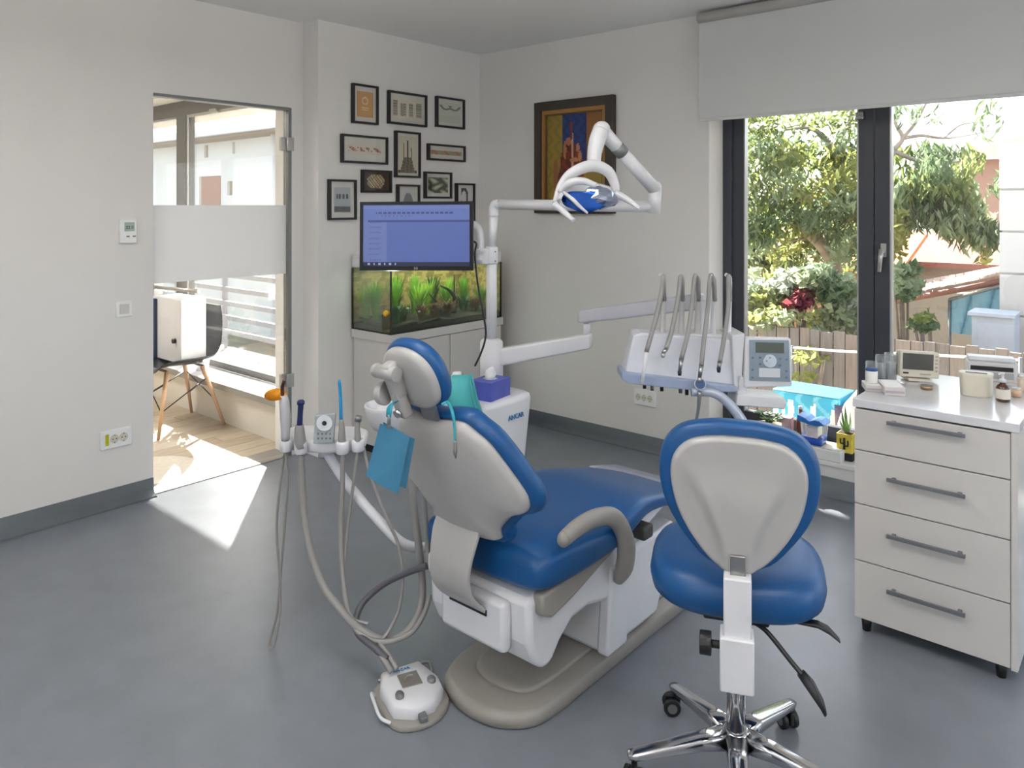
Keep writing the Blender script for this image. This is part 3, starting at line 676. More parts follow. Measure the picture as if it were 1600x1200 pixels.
MB().box((A.x-.03, A.y-.03, A.z), (B.x+.03, A.y+.37, A.z+.03)).build('lid', MATS['bluish_white'], t)
# printed cyan play pool outside the glass
t = thing('paddling_pool', (-1.9, 4.7, .12), 'cyan printed plastic paddling pool side outside the bottom of the window', 'pool')
y_ = 4.62
A = aty(1206, 607, y_); B = aty(1312, 668, y_); ps = A.z-.12
x0, x1 = A.x, B.x
random.seed(5); blobs = [(random.uniform(0, 1), random.uniform(.1, .6), random.uniform(.02, .06)) for _ in range(9)]
def pool_print(s, v):
    for k, (a, b2, r) in enumerate(blobs):
        if abs(s-a) < r*(1-abs(v-b2)) and abs(v-b2) < .25: return 'e9cfc4' if k % 2 else 'd6ecf2'
    return '3c9cb8' if (math.sin(s*23+math.sin(v*9)*2) > -.6) else '66b2c6'
def pool(x0, x1, parent, y):
    MB().box((x0, y+.004, .12), (x1, y+.30, .12+ps)).build('body', mat('cyan_plastic', '2c7d99', .35), parent, .01)
    picture('printed_side', (x0+.01, y+.002, .125), X*(x1-x0-.02), Z*(ps-.012), 60, 26, pool_print, attr_mat('glossy_print', .35), parent)
pool(x0, x1, t, y_)
t = thing('paddling_pool', (-1.35, 4.7, .12), 'second cyan printed piece outside the glass, just left of the drawer cabinet', 'pool')
pool(aty(1325, 607, y_).x, aty(1380, 607, y_).x, t, y_)
t = thing('white_sack', (-1.45, 4.5, .12), 'crumpled white sack outside the glass beside the cabinet corner', 'sack')
A = aty(1328, 618, 4.52)
MB().loft([((A.x-.02, 4.55, .12), (.05, 0, 0), (0, .05, 0)), ((A.x+.0, 4.55, .25), (.07, 0, 0), (0, .06, 0)), ((A.x+.04, 4.56, .36), (.08, 0, 0), (0, .05, 0)), ((A.x+.08, 4.57, A.z+.05), (.04, 0, 0), (0, .03, 0)), ((A.x+.09, 4.57, A.z+.09), (.05, 0, 0), (0, .035, 0))], 18, 3).build('bag', mat('white_sacking', 'eceae6', .7, bump=.5, bscale=14), t)
t = thing('garden_planter', (-1.7, 4.6, .12), 'dark planter outside between the two cyan pieces', 'planter')
A = aty(1318, 640, 4.66)
MB().lathe((A.x, 4.66, .12), [(.05, 0), (.055, A.z+.03-.12), (.045, A.z+.03-.12), (.04, .02)], 16).build('pot', mat('plum_plastic', '4a3340', .5), t)
# ------------------------------------------------------------------ aquarium on its stand
AX0, AX1, AY0, AY1, AZ0, AZ1 = XP+.012, -3.44, 2.885, 3.86, .742, 1.118
t = thing('aquarium_stand', (-3.63, 3.37, 0), 'white cabinet carrying the planted aquarium in the far corner', 'cabinet')
MB().box((AX0, AY0+.015, .05), (AX1-.02, AY1, .69)).build('body', M_whitel, t, .003)
MB().box((AX0, AY0-.005, .69), (AX1+.01, AY1+.01, .741)).build('top_board', M_whitel, t, .003)
MB().box((AX0+.02, AY0+.03, -.0), (AX1-.05, AY1-.02, .05)).build('plinth', M_black, t)
ym = (AY0+AY1)/2
for a, b_ in ((AY0+.02, ym-.003), (ym+.003, AY1-.003)):
    d = MB().box((AX1-.02, a, .055), (AX1-.002, b_, .685)).build('door', M_whitel, t, .002)
t = thing('aquarium', (-3.63, 3.37, AZ0), 'planted rectangular aquarium on the white cabinet, behind the monitor', 'aquarium')
e = .006
MB().box((AX0, AY0, AZ0), (AX1, AY1, AZ0+e)).build('bottom_pane', M_black, t)
for a, b_ in (((AX1-e, AY0+e, AZ0+e), (AX1, AY1-e, AZ1)), ((AX0+e, AY0, AZ0+e), (AX1, AY0+e, AZ1))): MB().box(a, b_).build('pane', glass('tank_glass', 'f0f6ee', .04), t)
MB().box((AX1-.007, AY0, AZ0), (AX1+.001, AY0+.007, AZ1)).box((AX1-.007, AY1-.007, AZ0), (AX1+.001, AY1+.001, AZ1)).box((AX0, AY0-.001, AZ0), (AX0+.006, AY0+.006, AZ1)).build('corner_seal', M_black, t)
MB().box((AX0, AY0, AZ1+.004), (AX1, AY1, AZ1+.075)).build('lid', M_white, t, .006)
MB().box((AX0+e, AY0+e, AZ1-.005), (AX1-e, AY1-e, AZ1-.004)).build('water', glass('water_film', 'eaf4ee', .12), t)
random.seed(9)
def backdrop(s, v):
    k = math.sin(s*31+v*7)+math.sin(s*57-v*23)+math.sin(v*41+s*11)
    if v > .93 and (.16 < s < .3 or .62 < s < .68): return '8fb0d0'
    return ('b8965a', 'c7a76a', 'a07f4a', '8a7a44')[int((k+3)/6*3.99) % 4]
picture('back_panel', (AX0+.003, AY0+.008, AZ0+.006), Y*(AY1-AY0-.016), Z*(AZ1-AZ0-.01), 60, 26, backdrop, attr_mat('backdrop_print', .6), t)
picture('side_panel', (AX0+.004, AY1-.008, AZ0+.006), X*(AX1-AX0-.012), Z*(AZ1-AZ0-.01), 24, 26, backdrop, attr_mat('backdrop_print', .6), t)
g = MB(); nx, ny = 14, 34; vs = []
for j in range(ny+1):
    for i in range(nx+1):
        x = AX0+.008+(AX1-AX0-.016)*i/nx; y = AY0+.008+(AY1-AY0-.016)*j/ny
        vs.append((x, y, AZ0+.045+.012*math.sin(x*31+y*9)*math.sin(y*17)+random.uniform(-.004, .004)+(AX1-x)*.06))
g.add(vs, [(j*(nx+1)+i, j*(nx+1)+i+1, (j+1)*(nx+1)+i+1, (j+1)*(nx+1)+i) for j in range(ny) for i in range(nx)], True)
tag(g.build('gravel', mat('dark_gravel', '3a332d', .9, var=.5, scale=90, bump=.5, bscale=160), t, fix=False), kind='stuff')
MB().box((AX0+.008, AY0+.007, AZ0+.007), (AX1-.007, AY1-.008, AZ0+.038)).build('soil', mat('dark_soil', '2f2924', .9, var=.4, scale=80), t)
def water_plant(x, y, n, h, wd, m, seed, label, spread=.05):
    random.seed(seed); z0 = AZ0+.05
    t = thing('water_plant', (x, y, z0), label, 'plant', 'plants in the aquarium')
    b = MB()
    for i in range(n):
        a = random.uniform(0, 6.28); hh = h*random.uniform(.55, 1.05); r = random.uniform(.2, 1)*spread
        top = V(min(max(x+r*math.cos(a)*1.3, AX0+.02), AX1-.02), y+r*math.sin(a)*1.6, z0+hh); mid = V((x*2+top.x)/3, (y*2+top.y)/3, z0+hh*.55)
        sd = V(-math.sin(a), math.cos(a), 0)*wd/2; p0 = V(x+.3*r*math.cos(a), y+.3*r*math.sin(a), z0-.02)
        o = [p0-sd*.5, p0+sd*.5, mid+sd*1.2, top, mid-sd*1.2]
        b.add(o, [(0, 1, 2, 4), (4, 2, 3)])
    tag(b.build('blades', m, t, fix=False), kind='stuff')
Mg = [mat('water_green', '7fae3c', .5, var=.2, trans=.35), mat('water_lime', 'a3c24f', .5, var=.2, trans=.35), mat('water_dark', '3f6430', .5, var=.3, trans=.2), mat('water_brown', '7c5a45', .5, var=.3, trans=.2)]
specs = [(-3.70, 2.98, 30, .22, .02, 0, 'tall bushy green plant at the left end of the aquarium'),
         (-3.52, 2.99, 22, .10, .03, 2, 'dark broad-leaved plant at the left front corner of the aquarium'),
         (-3.66, 3.10, 26, .25, .018, 0, 'tall green plant behind the corner seam of the aquarium'),
         (-3.60, 3.25, 24, .20, .022, 1, 'bright lime plant left of the middle of the aquarium'),
         (-3.66, 3.38, 30, .21, .016, 1, 'fan of lime blades in the middle of the aquarium'),
         (-3.52, 3.20, 20, .09, .025, 3, 'low brown-leaved plant at the front of the aquarium, left part'),
         (-3.54, 3.45, 22, .09, .03, 3, 'low brown-leaved plant at the front of the aquarium, middle'),
         (-3.66, 3.55, 26, .18, .018, 0, 'green plant right of the middle of the aquarium'),
         (-3.55, 3.60, 20, .11, .025, 2, 'dark low plant right of the middle of the aquarium'),
         (-3.66, 3.72, 28, .20, .016, 0, 'green plant at the right end of the aquarium'),
         (-3.55, 3.78, 20, .16, .02, 0, 'green front plant at the right end of the aquarium')]
specs += [(-3.74, 3.18, 30, .24, .018, 2, 'tall dark green plant at the back, left part of the aquarium'),
         (-3.74, 3.50, 34, .22, .02, 2, 'dark green plant at the back, middle of the aquarium'),
         (-3.70, 3.30, 28, .24, .018, 0, 'tall thin-leaved green plant behind the lime plant'),
         (-3.56, 3.08, 24, .09, .03, 2, 'low dark plant just right of the corner seam'),
         (-3.55, 3.34, 26, .08, .03, 3, 'small reddish-brown clump at the centre front of the aquarium'),
         (-3.72, 3.64, 30, .20, .018, 1, 'lime plant at the back, right part of the aquarium'),
         (-3.54, 3.70, 24, .08, .03, 3, 'low brown clump at the right front of the aquarium'),
         (-3.74, 2.94, 30, .20, .02, 1, 'lime plant against the left end glass')]
for i, s in enumerate(specs): water_plant(s[0], s[1], s[2]*3, s[3]*1.12, s[4]*.8, Mg[s[5]], 60+i, s[6])
b = MB(); M_drift = mat('driftwood_bark', '3d3027', .8, var=.3)
b.tube([(-3.56, 3.52, AZ0+.05), (-3.57, 3.55, AZ0+.13), (-3.58, 3.50, AZ0+.20), (-3.60, 3.44, AZ0+.235)], [.016, .012, .006]).tube([(-3.58, 3.42, AZ0+.05), (-3.58, 3.40, AZ0+.12), (-3.60, 3.34, AZ0+.19)], [.012, .01, .004]).tube([(-3.60, 3.56, AZ0+.12), (-3.61, 3.575, AZ0+.2), (-3.61, 3.575, AZ0+.30)], [.008, .006, .003])
tag(b.build('driftwood', M_drift), 'dark branching driftwood standing among the plants in the aquarium', 'driftwood')
p = atx(603, 490, -3.475)
t = thing('yellow_fish', (p.x, p.y, p.z), 'round yellow fish near the left front corner of the aquarium', 'fish')
MB().loft([(p+Y*(-.022), X*.002, Z*.003), (p+Y*(-.014), X*.007, Z*.014), (p, X*.009, Z*.020), (p+Y*.012, X*.006, Z*.013), (p+Y*.02, X*.002, Z*.006)], 14, 2).build('body', mat('fish_yellow', 'f0b42c', .35), t)
MB().add([p+Y*.018, p+Y*.034+Z*.014, p+Y*.03, p+Y*.034-Z*.014], [(0, 1, 2), (0, 2, 3)]).build('tail', MATS['fish_yellow'], t, fix=False)
# little silver fish
for k, (u, v) in enumerate(((655, 487), (637, 482))):
    p = atx(u, v, -3.50)
    t = thing('small_fish', tuple(p), ('small pale fish in the lower middle of the aquarium', 'small pale fish just left of the other pale fish')[k], 'fish', 'small pale fish')
    MB().loft([(p-Y*.012, X*.001, Z*.002), (p, X*.004, Z*.008), (p+Y*.012, X*.001, Z*.002)], 10, 2).build('body', mat('fish_pale', 'cfcbd2', .3), t)

# ------------------------------------------------------------------ framed pictures on the picture wall
def f_tower(s, v):
    if abs(s-.3) < .02 and v < .8 or abs(s-.5) < .025 and v < .9 or abs(s-.7) < .02 and v < .7: return '6f6a5c'
    if v < .42 and abs(s-.5) < .42-.5*v: return '8a8470' if (int(s*30)+int(v*40)) % 3 else '5f5b4c'
    if v < .08: return '4c5040'
    return 'd9d2bd'
def f_orange(s, v):
    d = math.hypot((s-.5)*.75, v-.64)
    if .10 < d < .15 or abs(v-.36) < .02 and abs(s-.5) < .25 or abs(v-.28) < .015 and abs(s-.5) < .2: return 'ead9bb'
    return 'd2a063' if .05 < s < .95 else 'c39050'
def f_cols(s, v):
    k = s*4 % 1
    if .18 < k < .78 and .15 < v < .85-.12*abs(math.sin(int(s*4)*2)): return '8b857b' if (int(v*18)+int(s*44)) % 2 else 'b5ae9f'
    return 'dfd8c6'
def f_arcs(s, v):
    for cx in (.3, .7):
        d = math.hypot(s-cx, (v-.9)*1.0)
        if .20 < d < .29 and v < .85: return '7d8272'
    return 'd6d6c4' if v > .35 else 'ccd0bd'
def f_red(s, v):
    if .3 < v < .75 and math.sin(s*26+v*8) > -.1 and not (.3 < s < .36 or .62 < s < .68): return 'a3605a' if int(s*20) % 2 else 'b88a80'
    return 'ddd6c4'
def f_strip(s, v):
    if .15 < v < .8: return ('9c9a72', 'c08f6c', 'b56f58', 'a7a57c')[int(s*11+v*2) % 4]
    return 'e0dccb'
def f_dark(s, v):
    if .12 < s < .82 and .12 < v < .9 and (abs(s-.47)+abs(v-.5)*.6) < .42: return ('d8cdb8', '9b8b74', '5e5044', 'b39c74')[int(abs(math.sin(s*13+v*7))*3.9)]
    return '4b3b33'
def f_photo(s, v):
    if v < .25: return '35383a' if (int(s*16)+int(v*30)) % 2 else '85898a'
    if .55 < v < .72 and .12 < s < .88: return '5b6163' if int(s*14) % 3 else 'b5bbbc'
    return 'b3bcc2'
def f_dome(s, v):
    d = math.hypot((s-.5)*1.1, (v-.45)*.8)
    return '8c8f92' if d < .36 else 'd7d9d6'
def f_face(s, v):
    return ('4c4f40', '7c8065', 'a7a78c', 'd1cfb5')[int(abs(math.sin(s*9+math.sin(v*7)*1.5)+math.cos(v*8))*1.9) % 4]
def f_ink(s, v):
    return '2c2c2e' if (abs(math.hypot(s-.4, v-.7)-.28) < .07 and s > .2) or (v < .35 and (int(s*9)+int(v*9)) % 2) else 'e2e0dc'
frames = [
 (548, 592, 130, 192, .030, 3, f_orange, 'portrait frame with an orange print, top left of the picture wall'),
 (604, 668, 141, 193, .022, 2, f_cols, 'landscape frame with four small column drawings, top middle of the picture wall'),
 (679, 727, 150, 198, .022, 2, f_arcs, 'nearly square frame with arched drawings, top right of the picture wall'),
 (531, 607, 209, 254, .045, 3, f_red, 'wide frame with small reddish sketches, left in the second row'),
 (615, 658, 204, 277, .018, 2, f_tower, 'tall frame with a print of tall pointed towers, centre of the picture wall'),
 (666, 728, 224, 250, .022, 1, f_strip, 'low wide frame with a coloured strip, right in the second row'),
 (563, 613, 265, 301, .003, 3, f_dark, 'small frame with a dark brown picture, left of the tower print'),
 (511, 558, 280, 344, .035, 1, f_photo, 'portrait frame with a grey harbour photograph, lowest and leftmost'),
 (618, 657, 288, 345, .026, 1, f_dome, 'small frame with a grey dome, half hidden behind the monitor top'),
 (661, 707, 268, 310, .024, 2, f_face, 'square frame with a mottled green picture, right of the tower print'),
 (710, 743, 286, 350, .022, 1, f_ink, 'narrow frame with a black ink drawing, rightmost, behind the monitor corner')]
for i, (u0, u1, v0, v1, mg, _, fn, label) in enumerate(frames):
    xf = XP+.028; a = atx(u0, v0, XP+.002 if 0 else XP); b_ = atx(u1, v0, xf)
    ya, yb_, zt, zb = a.y, b_.y, atx(u0, v0, XP).z, atx(u0, v1, XP).z
    t = thing('picture_frame', (XP, (ya+yb_)/2, zb), label, 'picture', 'black framed pictures on the picture wall')
    bw = .013
    MB().box((XP+.001, ya, zb), (xf, ya+bw, zt)).box((XP+.001, yb_-bw, zb), (xf, yb_, zt)).box((XP+.001, ya+bw, zt-bw), (xf, yb_-bw, zt)).box((XP+.001, ya+bw, zb), (xf, yb_-bw, zb+bw)).build('frame', M_blackm, t)
    MB().box((XP+.001, ya+bw-.001, zb+bw-.001), (XP+.014, yb_-bw+.001, zt-bw+.001)).build('mount', mat('mount_white', 'dcdad2', .8) if i not in (6,) else mat('mount_dark', '4a3b33', .8), t)
    picture('print', (XP+.0148, ya+bw+mg*.8, zb+bw+mg), Y*(yb_-ya-2*bw-mg*1.6), Z*(zt-zb-2*bw-2*mg), 22, 26, fn, M_print, t)
    MB().box((XP+.019, ya+bw-.001, zb+bw-.001), (XP+.0205, yb_-bw+.001, zt-bw+.001)).build('glass', glass('picture_glass', 'ffffff', .05), t)

# ------------------------------------------------------------------ painting on the window wall
A = aty(840, 163, YW); B = aty(963, 147, YW); zt, zb = 2.205, 1.452
t = thing('painting', ((A.x+B.x)/2, YW, zb), 'painting of two seated figures in a dark frame with gilt lining', 'painting')
x0, x1 = A.x, B.x
def ring(x0, x1, z0, z1, w_, ya, yb_, name, m):
    MB().box((x0, ya, z0), (x0+w_, yb_, z1)).box((x1-w_, ya, z0), (x1, yb_, z1)).box((x0+w_, ya, z1-w_), (x1-w_, yb_, z1)).box((x0+w_, ya, z0), (x1-w_, yb_, z0+w_)).build(name, m, t, .002)
ring(x0, x1, zb, zt, .06, YW-.04, YW-.001, 'frame', mat('dark_brown_frame', '3b342c', .45, var=.15, scale=18))
ring(x0+.055, x1-.055, zb+.055, zt-.055, .03, YW-.03, YW-.001, 'gilt_lining', mat('gilt', 'a77b42', .4, .35, var=.12))
ring(x0+.083, x1-.083, zb+.083, zt-.083, .012, YW-.024, YW-.001, 'inner_lining', mat('brown_lining', '6d4f2f', .5))
def paint(s, v):
    n = math.sin(s*40+math.sin(v*33)*2)*.5+.5
    def blob(cx, cy, rx, ry): return ((s-cx)/rx)**2+((v-cy)/ry)**2 < 1
    if blob(.44, .86, .03, .05) or blob(.45, .76, .018, .07): return '7a3a2c'
    if blob(.40, .68, .055, .05) or blob(.33, .58, .03, .11) : return 'a86b4c'
    if blob(.56, .60, .035, .05) or blob(.60, .50, .03, .07) or blob(.50, .46, .09, .025): return 'b47850'
    if abs(s-.47) < .012 and .35 < v < .78: return 'c79a84'
    if blob(.42, .42, .17, .26) or blob(.56, .36, .12, .16): return '5c2417' if n < .6 else '7c2f1c'
    if blob(.36, .20, .16, .22): return '6b2b1a' if n < .5 else '4a2418'
    if blob(.16, .28, .05, .2): return '8a5a34'
    if .28 < s < .72 and v > .44: return '243a75' if n < .6 else '1e2f63'
    if s <= .28: return ('8f7a2c', '9c7430', '7c7230')[int(n*2.99)]
    if s >= .72: return '8a5a2e' if v > .45 else '97813a'
    return ('a08a3c', '8f6a33', 'ab8f4c')[int(n*2.99)]
picture('canvas', (x0+.094, YW-.012, zb+.094), X*(x1-x0-.188), Z*(zt-zb-.188), 60, 80, paint, attr_mat('oil_paint', .5), t)

# ------------------------------------------------------------------ treatment unit box with its pole
UX0, UX1, UY0, UY1, UZ = -2.46, -2.12, 2.26, 2.60, .68
t = unit = thing('treatment_unit', (-2.29, 2.33, 0), 'white floor-standing treatment unit with the tall pole, behind the patient chair', 'dental unit')
b = MB(); ccx, ccy = (UX0+UX1)/2, (UY0+UY1)/2; hx_, hy_ = (UX1-UX0)/2, (UY1-UY0)/2
b.loft([((ccx, ccy, .0), X*(hx_-.06), Y*(hy_-.05)), ((ccx, ccy, .02), X*(hx_-.055), Y*(hy_-.045)), ((ccx, ccy, .35), X*(hx_-.025), Y*(hy_-.02)), ((ccx, ccy, UZ-.03), X*hx_, Y*hy_), ((ccx, ccy, UZ-.008), X*(hx_-.004), Y*(hy_-.004)), ((ccx, ccy, UZ), X*(hx_-.018), Y*(hy_-.018)), ((ccx, ccy, UZ+.001), X*.02, Y*.02)], 56, 9)
b.build('body', M_white, t)
p = atx(808, 651, UX1+.004)
text('lettering', 'ANCAR', (UX1-.001, p.y, p.z+.0), Y, V(-.08, 0, 1), 0.030, M_gold, t, .0015)
pf = 3.40; pc = W(768, 600, pf); px_, py_2 = pc.x, pc.y
def zf(v, f): return CAMH-(v-HV)*f/FPX
MB().cyl((px_, py_2, UZ), (px_, py_2, zf(535, pf)), .052, n=28).lathe((px_, py_2, 0), [(.052, zf(535, pf)), (.046, zf(531, pf)), (.030, zf(528, pf))], 28).build('pole_base', M_white, t)
MB().cyl((px_, py_2, zf(534, pf)), (px_, py_2, zf(385, pf)), .024, n=24).build('pole', M_white, t)
c = V(px_, py_2, 0)
cz = zf(400, pf)
MB().cyl((px_, py_2, zf(412, pf)), (px_, py_2, zf(386, pf)), .029, n=24).obox(c+Z*(cz)-RGT*.045, RGT*.03, FWD*.026, Z*.035).build('clamp', M_white, t, .004)
for v in (393, 408): q = W(774, v, pf-.03); MB().cyl(q, q-FWD*.004, .004, n=8).build('screw', M_graym, t)
# lamp arm: rises from the clamp, horizontal to the right, up and back to the lamp
def lampz(v, f): return zf(v, f)
a0 = V(px_, py_2, zf(388, pf)); a1 = V(px_, py_2, 1.5)+RGT*.01
e1 = W(1022, 323, 3.0)
MB().tube([a0, a1-Z*.03], .020, sub=1, n=16).build('lamp_post', M_white, t)
MB().tube([a1-Z*.045, a1-Z*.02, a1+Z*.004+(e1-a1)*.012, a1+Z*.008+(e1-a1)*.05], .0235, sub=6, n=16).tube([a1+Z*.008+(e1-a1)*.04, e1+Z*.0], .0235, sub=1, n=16).build('horizontal_arm', M_white, t)
k1 = W(1024, 297, 3.0); k0 = W(1022, 325, 3.0)
MB().cyl(k0-Z*.022, k1+Z*.012, .025, n=20).ball(k1+Z*.012, .025, 14).build('elbow', M_white, t)
top = W(940, 203, 2.86); mid = k1.lerp(top, .62)
MB().cyl(k1, mid, .026, n=20).build('spring_arm', M_white, t)
MB().cyl(mid, mid.lerp(top, .30), .0272, n=20).build('arm_band', M_graym, t)
MB().cyl(mid.lerp(top, .1), top, .026, .028, n=20).ball(top, .034, 16).build('spring_arm', M_white, t)
dn = W(928, 262, 2.82); t2 = W(936, 205, 2.85)
MB().tube([W(939, 204, 2.855), W(933, 220, 2.84), W(929, 240, 2.83), dn], [.032, .031, .027, .024], n=18).build('drop_arm', M_white, t)
# lamp head
hc = W(920, 300, 2.78)
def lw(u, v, d=0.): return W(u, v, 2.78+d)
lamp = MB().tube([lw(868, 318, -.02), lw(878, 290), lw(895, 270), lw(925, 259, .02), lw(950, 268, .04), lw(961, 290, .05), lw(962, 300, .05)], [.014, .019, .022, .024, .021, .017, .013], n=14, flat=.8).build('yoke', M_white, t)
MB().loft([(lw(876, 312, -.05), RGT*.012, Z*.01), (lw(890, 306, -.03), RGT*.03-Z*.01, Z*.035+FWD*.03), (lw(915, 304, 0), RGT*.02, Z*.055+FWD*.05), (lw(945, 305, .03), RGT*.015, Z*.042+FWD*.04), (lw(968, 303, .05), RGT*.01, Z*.015)], 20, 2.4).build('lamp_housing', M_white, t)
MB().loft([(lw(895, 312, -.085), RGT*.04, Z*.03+FWD*.0), (lw(915, 316, -.085), RGT*.055, Z*.038), (lw(935, 312, -.08), RGT*.045, Z*.03)], 20, 2).build('blue_reflector', mat('deep_blue_reflector', '1a55b0', .12, .4, var=.3, scale=22), t)
random.seed(2); b = MB().ball((0, 0, 0), 1, 14); fq = lw(938, 309, -.045)
R_ = []
for p in b.v: R_.append(fq+RGT*(p.x*.066)+FWD*(p.y*.05)+Z*(p.z*.040-p.x*.008)+V(random.uniform(-1, 1), random.uniform(-1, 1), random.uniform(-1, 1))*.004)
b.v = R_; b.sm = [False]*len(b.f); MB.build(b, 'faceted_reflector', mat('facet_mirror', 'aab2c8', .1, .9, var=.2, scale=30), t)
MB().tube([lw(874, 300, -.02), lw(890, 286, -.04), lw(910, 283, -.05), lw(932, 290, -.06)], [.010, .016, .014, .010], n=12).build('visor_rib', M_white, t)
MB().tube([lw(880, 300, -.09), lw(895, 312, -.10), lw(905, 322, -.10), lw(918, 333, -.09)], [.006, .008, .007, .004], n=10).build('visor_rib', M_white, t)
MB().tube([lw(867, 319, -.04), lw(880, 330, -.07), lw(896, 345, -.10)], [.012, .012, .009], n=12).build('lamp_handle', M_white, t)
MB().tube([lw(962, 303, .03), lw(980, 312, .0), lw(1000, 326, -.04)], [.016, .012, .007], n=12).build('lamp_handle', M_white, t)
# monitor arm and monitor
q0 = c+Z*zf(412, pf)-RGT*.055
MB().tube([q0, c-RGT*.055+Z*zf(370, pf), c-RGT*.075+Z*zf(355, pf), c-RGT*.12+Z*zf(350, pf)-FWD*.01], .024, n=16).cyl(q0-Z*.0, q0+Z*.045, .030, n=20).build('monitor_arm', M_white, t)
mf = 3.30
TL, TR, BR, BL = W(566, 314, mf+.02), W(741, 316, mf-.02), W(737, 421, mf-.03), W(559, 424, mf+.01)
cc = (TL+TR+BR+BL)/4; ex = ((TR-TL)+(BR-BL)).normalized(); wv = ((TR-TL).length+(BR-BL).length)/4
ez_ = ((TL-BL)+(TR-BR)).normalized(); ez_ = (ez_-ex*ez_.dot(ex)).normalized(); hv = ((TL-BL).length+(TR-BR).length)/4; nn = ex.cross(ez_)   # nn points to camera?
if nn.dot(FWD) > 0: nn = -nn
t = mon = thing('monitor', tuple(cc-ez_*hv), 'black flat monitor with a blue software window, on the pole arm before the aquarium', 'monitor')
MB().obox(cc-nn*.018, ex*wv, ez_*hv, nn*.014).build('housing', M_black, t, .004)
bz_, bb = .014, .038
MB().obox(cc+ez_*(hv-bz_/2), ex*wv, ez_*bz_/2, nn*.005).obox(cc-ez_*(hv-bb/4), ex*wv, ez_*bb/4, nn*.005).obox(cc-ex*(wv-bz_/2), ex*bz_/2, ez_*hv, nn*.0049).obox(cc+ex*(wv-bz_/2), ex*bz_/2, ez_*hv, nn*.0049).build('bezel', mat('gloss_black', '0e0e12', .35, spec=.25), t)
def ui(s, v):
    if v < .075: return '10183c' if not (.02 < s < .32 and int(s*60) % 3 == 0 and .02 < v < .055) else '9aa4c8'
    if abs(v-.73) < .012 and s > .04: return '2e3d72'
    if abs(v-.865) < .014 and .12 < s < .84: return '303f74' if int(s*90) % 4 else '5c6ca4'
    if abs(v-.82) < .012 and .15 < s < .45: return '4d5c92' if int(s*80) % 3 else '6070a6'
    if v > .74: return '5467a4' if v < .93 else '5f70a8'
    if s < .225: return '465690' if .06 < s < .17 and int(v*34) % 3 == 0 and int(s*90+v*50) % 2 else '5b6a9f'
    return '4a5c9a'
picture('screen', cc-ex*(wv-bz_)-ez_*(hv-bb/2)+nn*.0006, ex*2*(wv-bz_), ez_*(2*hv-bz_-bb/2), 90, 60, ui, attr_mat('lit_screen', .4, .1), t)
text('lettering', 'LG', cc-ez_*(hv-.0095)+nn*.0055, ex, ez_, .014, M_hinge, t, .0003)
back = cc-nn*.034
MB().obox(cc-nn*.04, ex*.06, ez_*.06, nn*.010).tube([cc-nn*.04, cc-nn*.08+ex*.05, c-RGT*.12+Z*zf(352, pf)], .018, n=12).build('mount', M_white, t)
tag(MB().tube([cc+ex*(wv-.03)-nn*.035-ez_*.02, W(744, 380, 3.33), W(742, 398, 3.30), W(746, 440, 3.3), W(753, 480, 3.3), W(759, 515, 3.3), W(757, 535, 3.3), W(750, 555, 3.3), W(742, 572, 3.3)], .0045, n=8).build('monitor_cable', M_black), 'black cable hanging from the monitor beside the pole', 'cable')
# delivery arms
A0 = c+Z*zf(558, pf)+RGT*.03; A1 = W(925, 532, 3.28)
d = (A1-A0).normalized(); s = d.cross(Z).normalized()
MB().loft([(A0, s*.028, Z*.036), (A0.lerp(A1, .02), s*.032, Z*.040), (A0.lerp(A1, .98), s*.030, Z*.033), (A1, s*.024, Z*.026)], 32, 7).build('lower_arm', M_white, t if 0 else unit)
J0 = W(917, 519, 3.28); J1 = W(917, 497, 3.28)
MB().cyl(J0-Z*.02, J1, .016, n=16).build('arm_pivot', M_white, unit)
B0 = W(905, 495, 3.29); B1 = W(1100, 470, 2.98); d = (B1-B0).normalized(); s = d.cross(Z).normalized()
MB().loft([(B0, s*.016, Z*.020), (B0.lerp(B1, .03), s*.024, Z*.029), (B0.lerp(B1, .97), s*.026, Z*.032), (B1, s*.018, Z*.022)], 32, 6).build('upper_arm', mat('cool_grey_plastic', 'b9bac1', .35), unit)
B2 = W(1097, 470, 2.97); B3 = W(1097, 530, 2.93)
MB().tube([B2, B2.lerp(B3, .4), B3], [.028, .024, .03], n=16).build('drop_joint', M_white, unit)

# ------------------------------------------------------------------ instrument tray (delivery head)
df = 2.86
def D(u, v, k=0.): return W(u, v, df+k)
t = head = thing('instrument_tray', tuple(D(1070, 600)), 'white instrument delivery head with five whip-arm handpieces hanging over the chair', 'instrument tray')
def slab(name, pts, k0, k1, m, bev=.004, parent=head):
    n = len(pts); vs = [D(u, v, k0) for u, v in pts]+[W(u, v, df+k0)+FWD*(k1-k0) for u, v in pts]
    return MB().add(vs, [tuple(range(n)), tuple(range(n, 2*n))[::-1]]+[(i, n+i, n+(i+1) % n, (i+1) % n) for i in range(n)]).build(name, m, parent, bev)
slab('front_cover', [(990, 524), (1003, 520), (1128, 530), (1156, 532), (1152, 608), (1100, 605), (985, 592), (976, 586)], 0, .10, mat('pearl_plastic', 'dfe0e6', .3, coat=.2), .006)
slab('upper_rim', [(992, 522), (1160, 523), (1164, 535), (1154, 552), (1000, 548), (988, 540)], .03, .16, M_white, .006)
slab('side_cheek', [(1143, 524), (1164, 521), (1163, 540), (1158, 612), (1148, 612)], -.02, .14, M_white, .004)
slab('lower_lip', [(972, 582), (1152, 604), (1150, 613), (1100, 612), (985, 600), (972, 594)], -.035, .10, mat('steel_blue_lip', '93a0b8', .35), .004)
for i, (u, v) in enumerate(((1007, 603), (1019, 606), (1034, 607), (1063, 610), (1073, 613))):
    MB().cyl(D(u, v-6, .02), D(u, v+4, .02), .007, n=10).build('hose_port', M_graym if i % 2 else M_black, t)
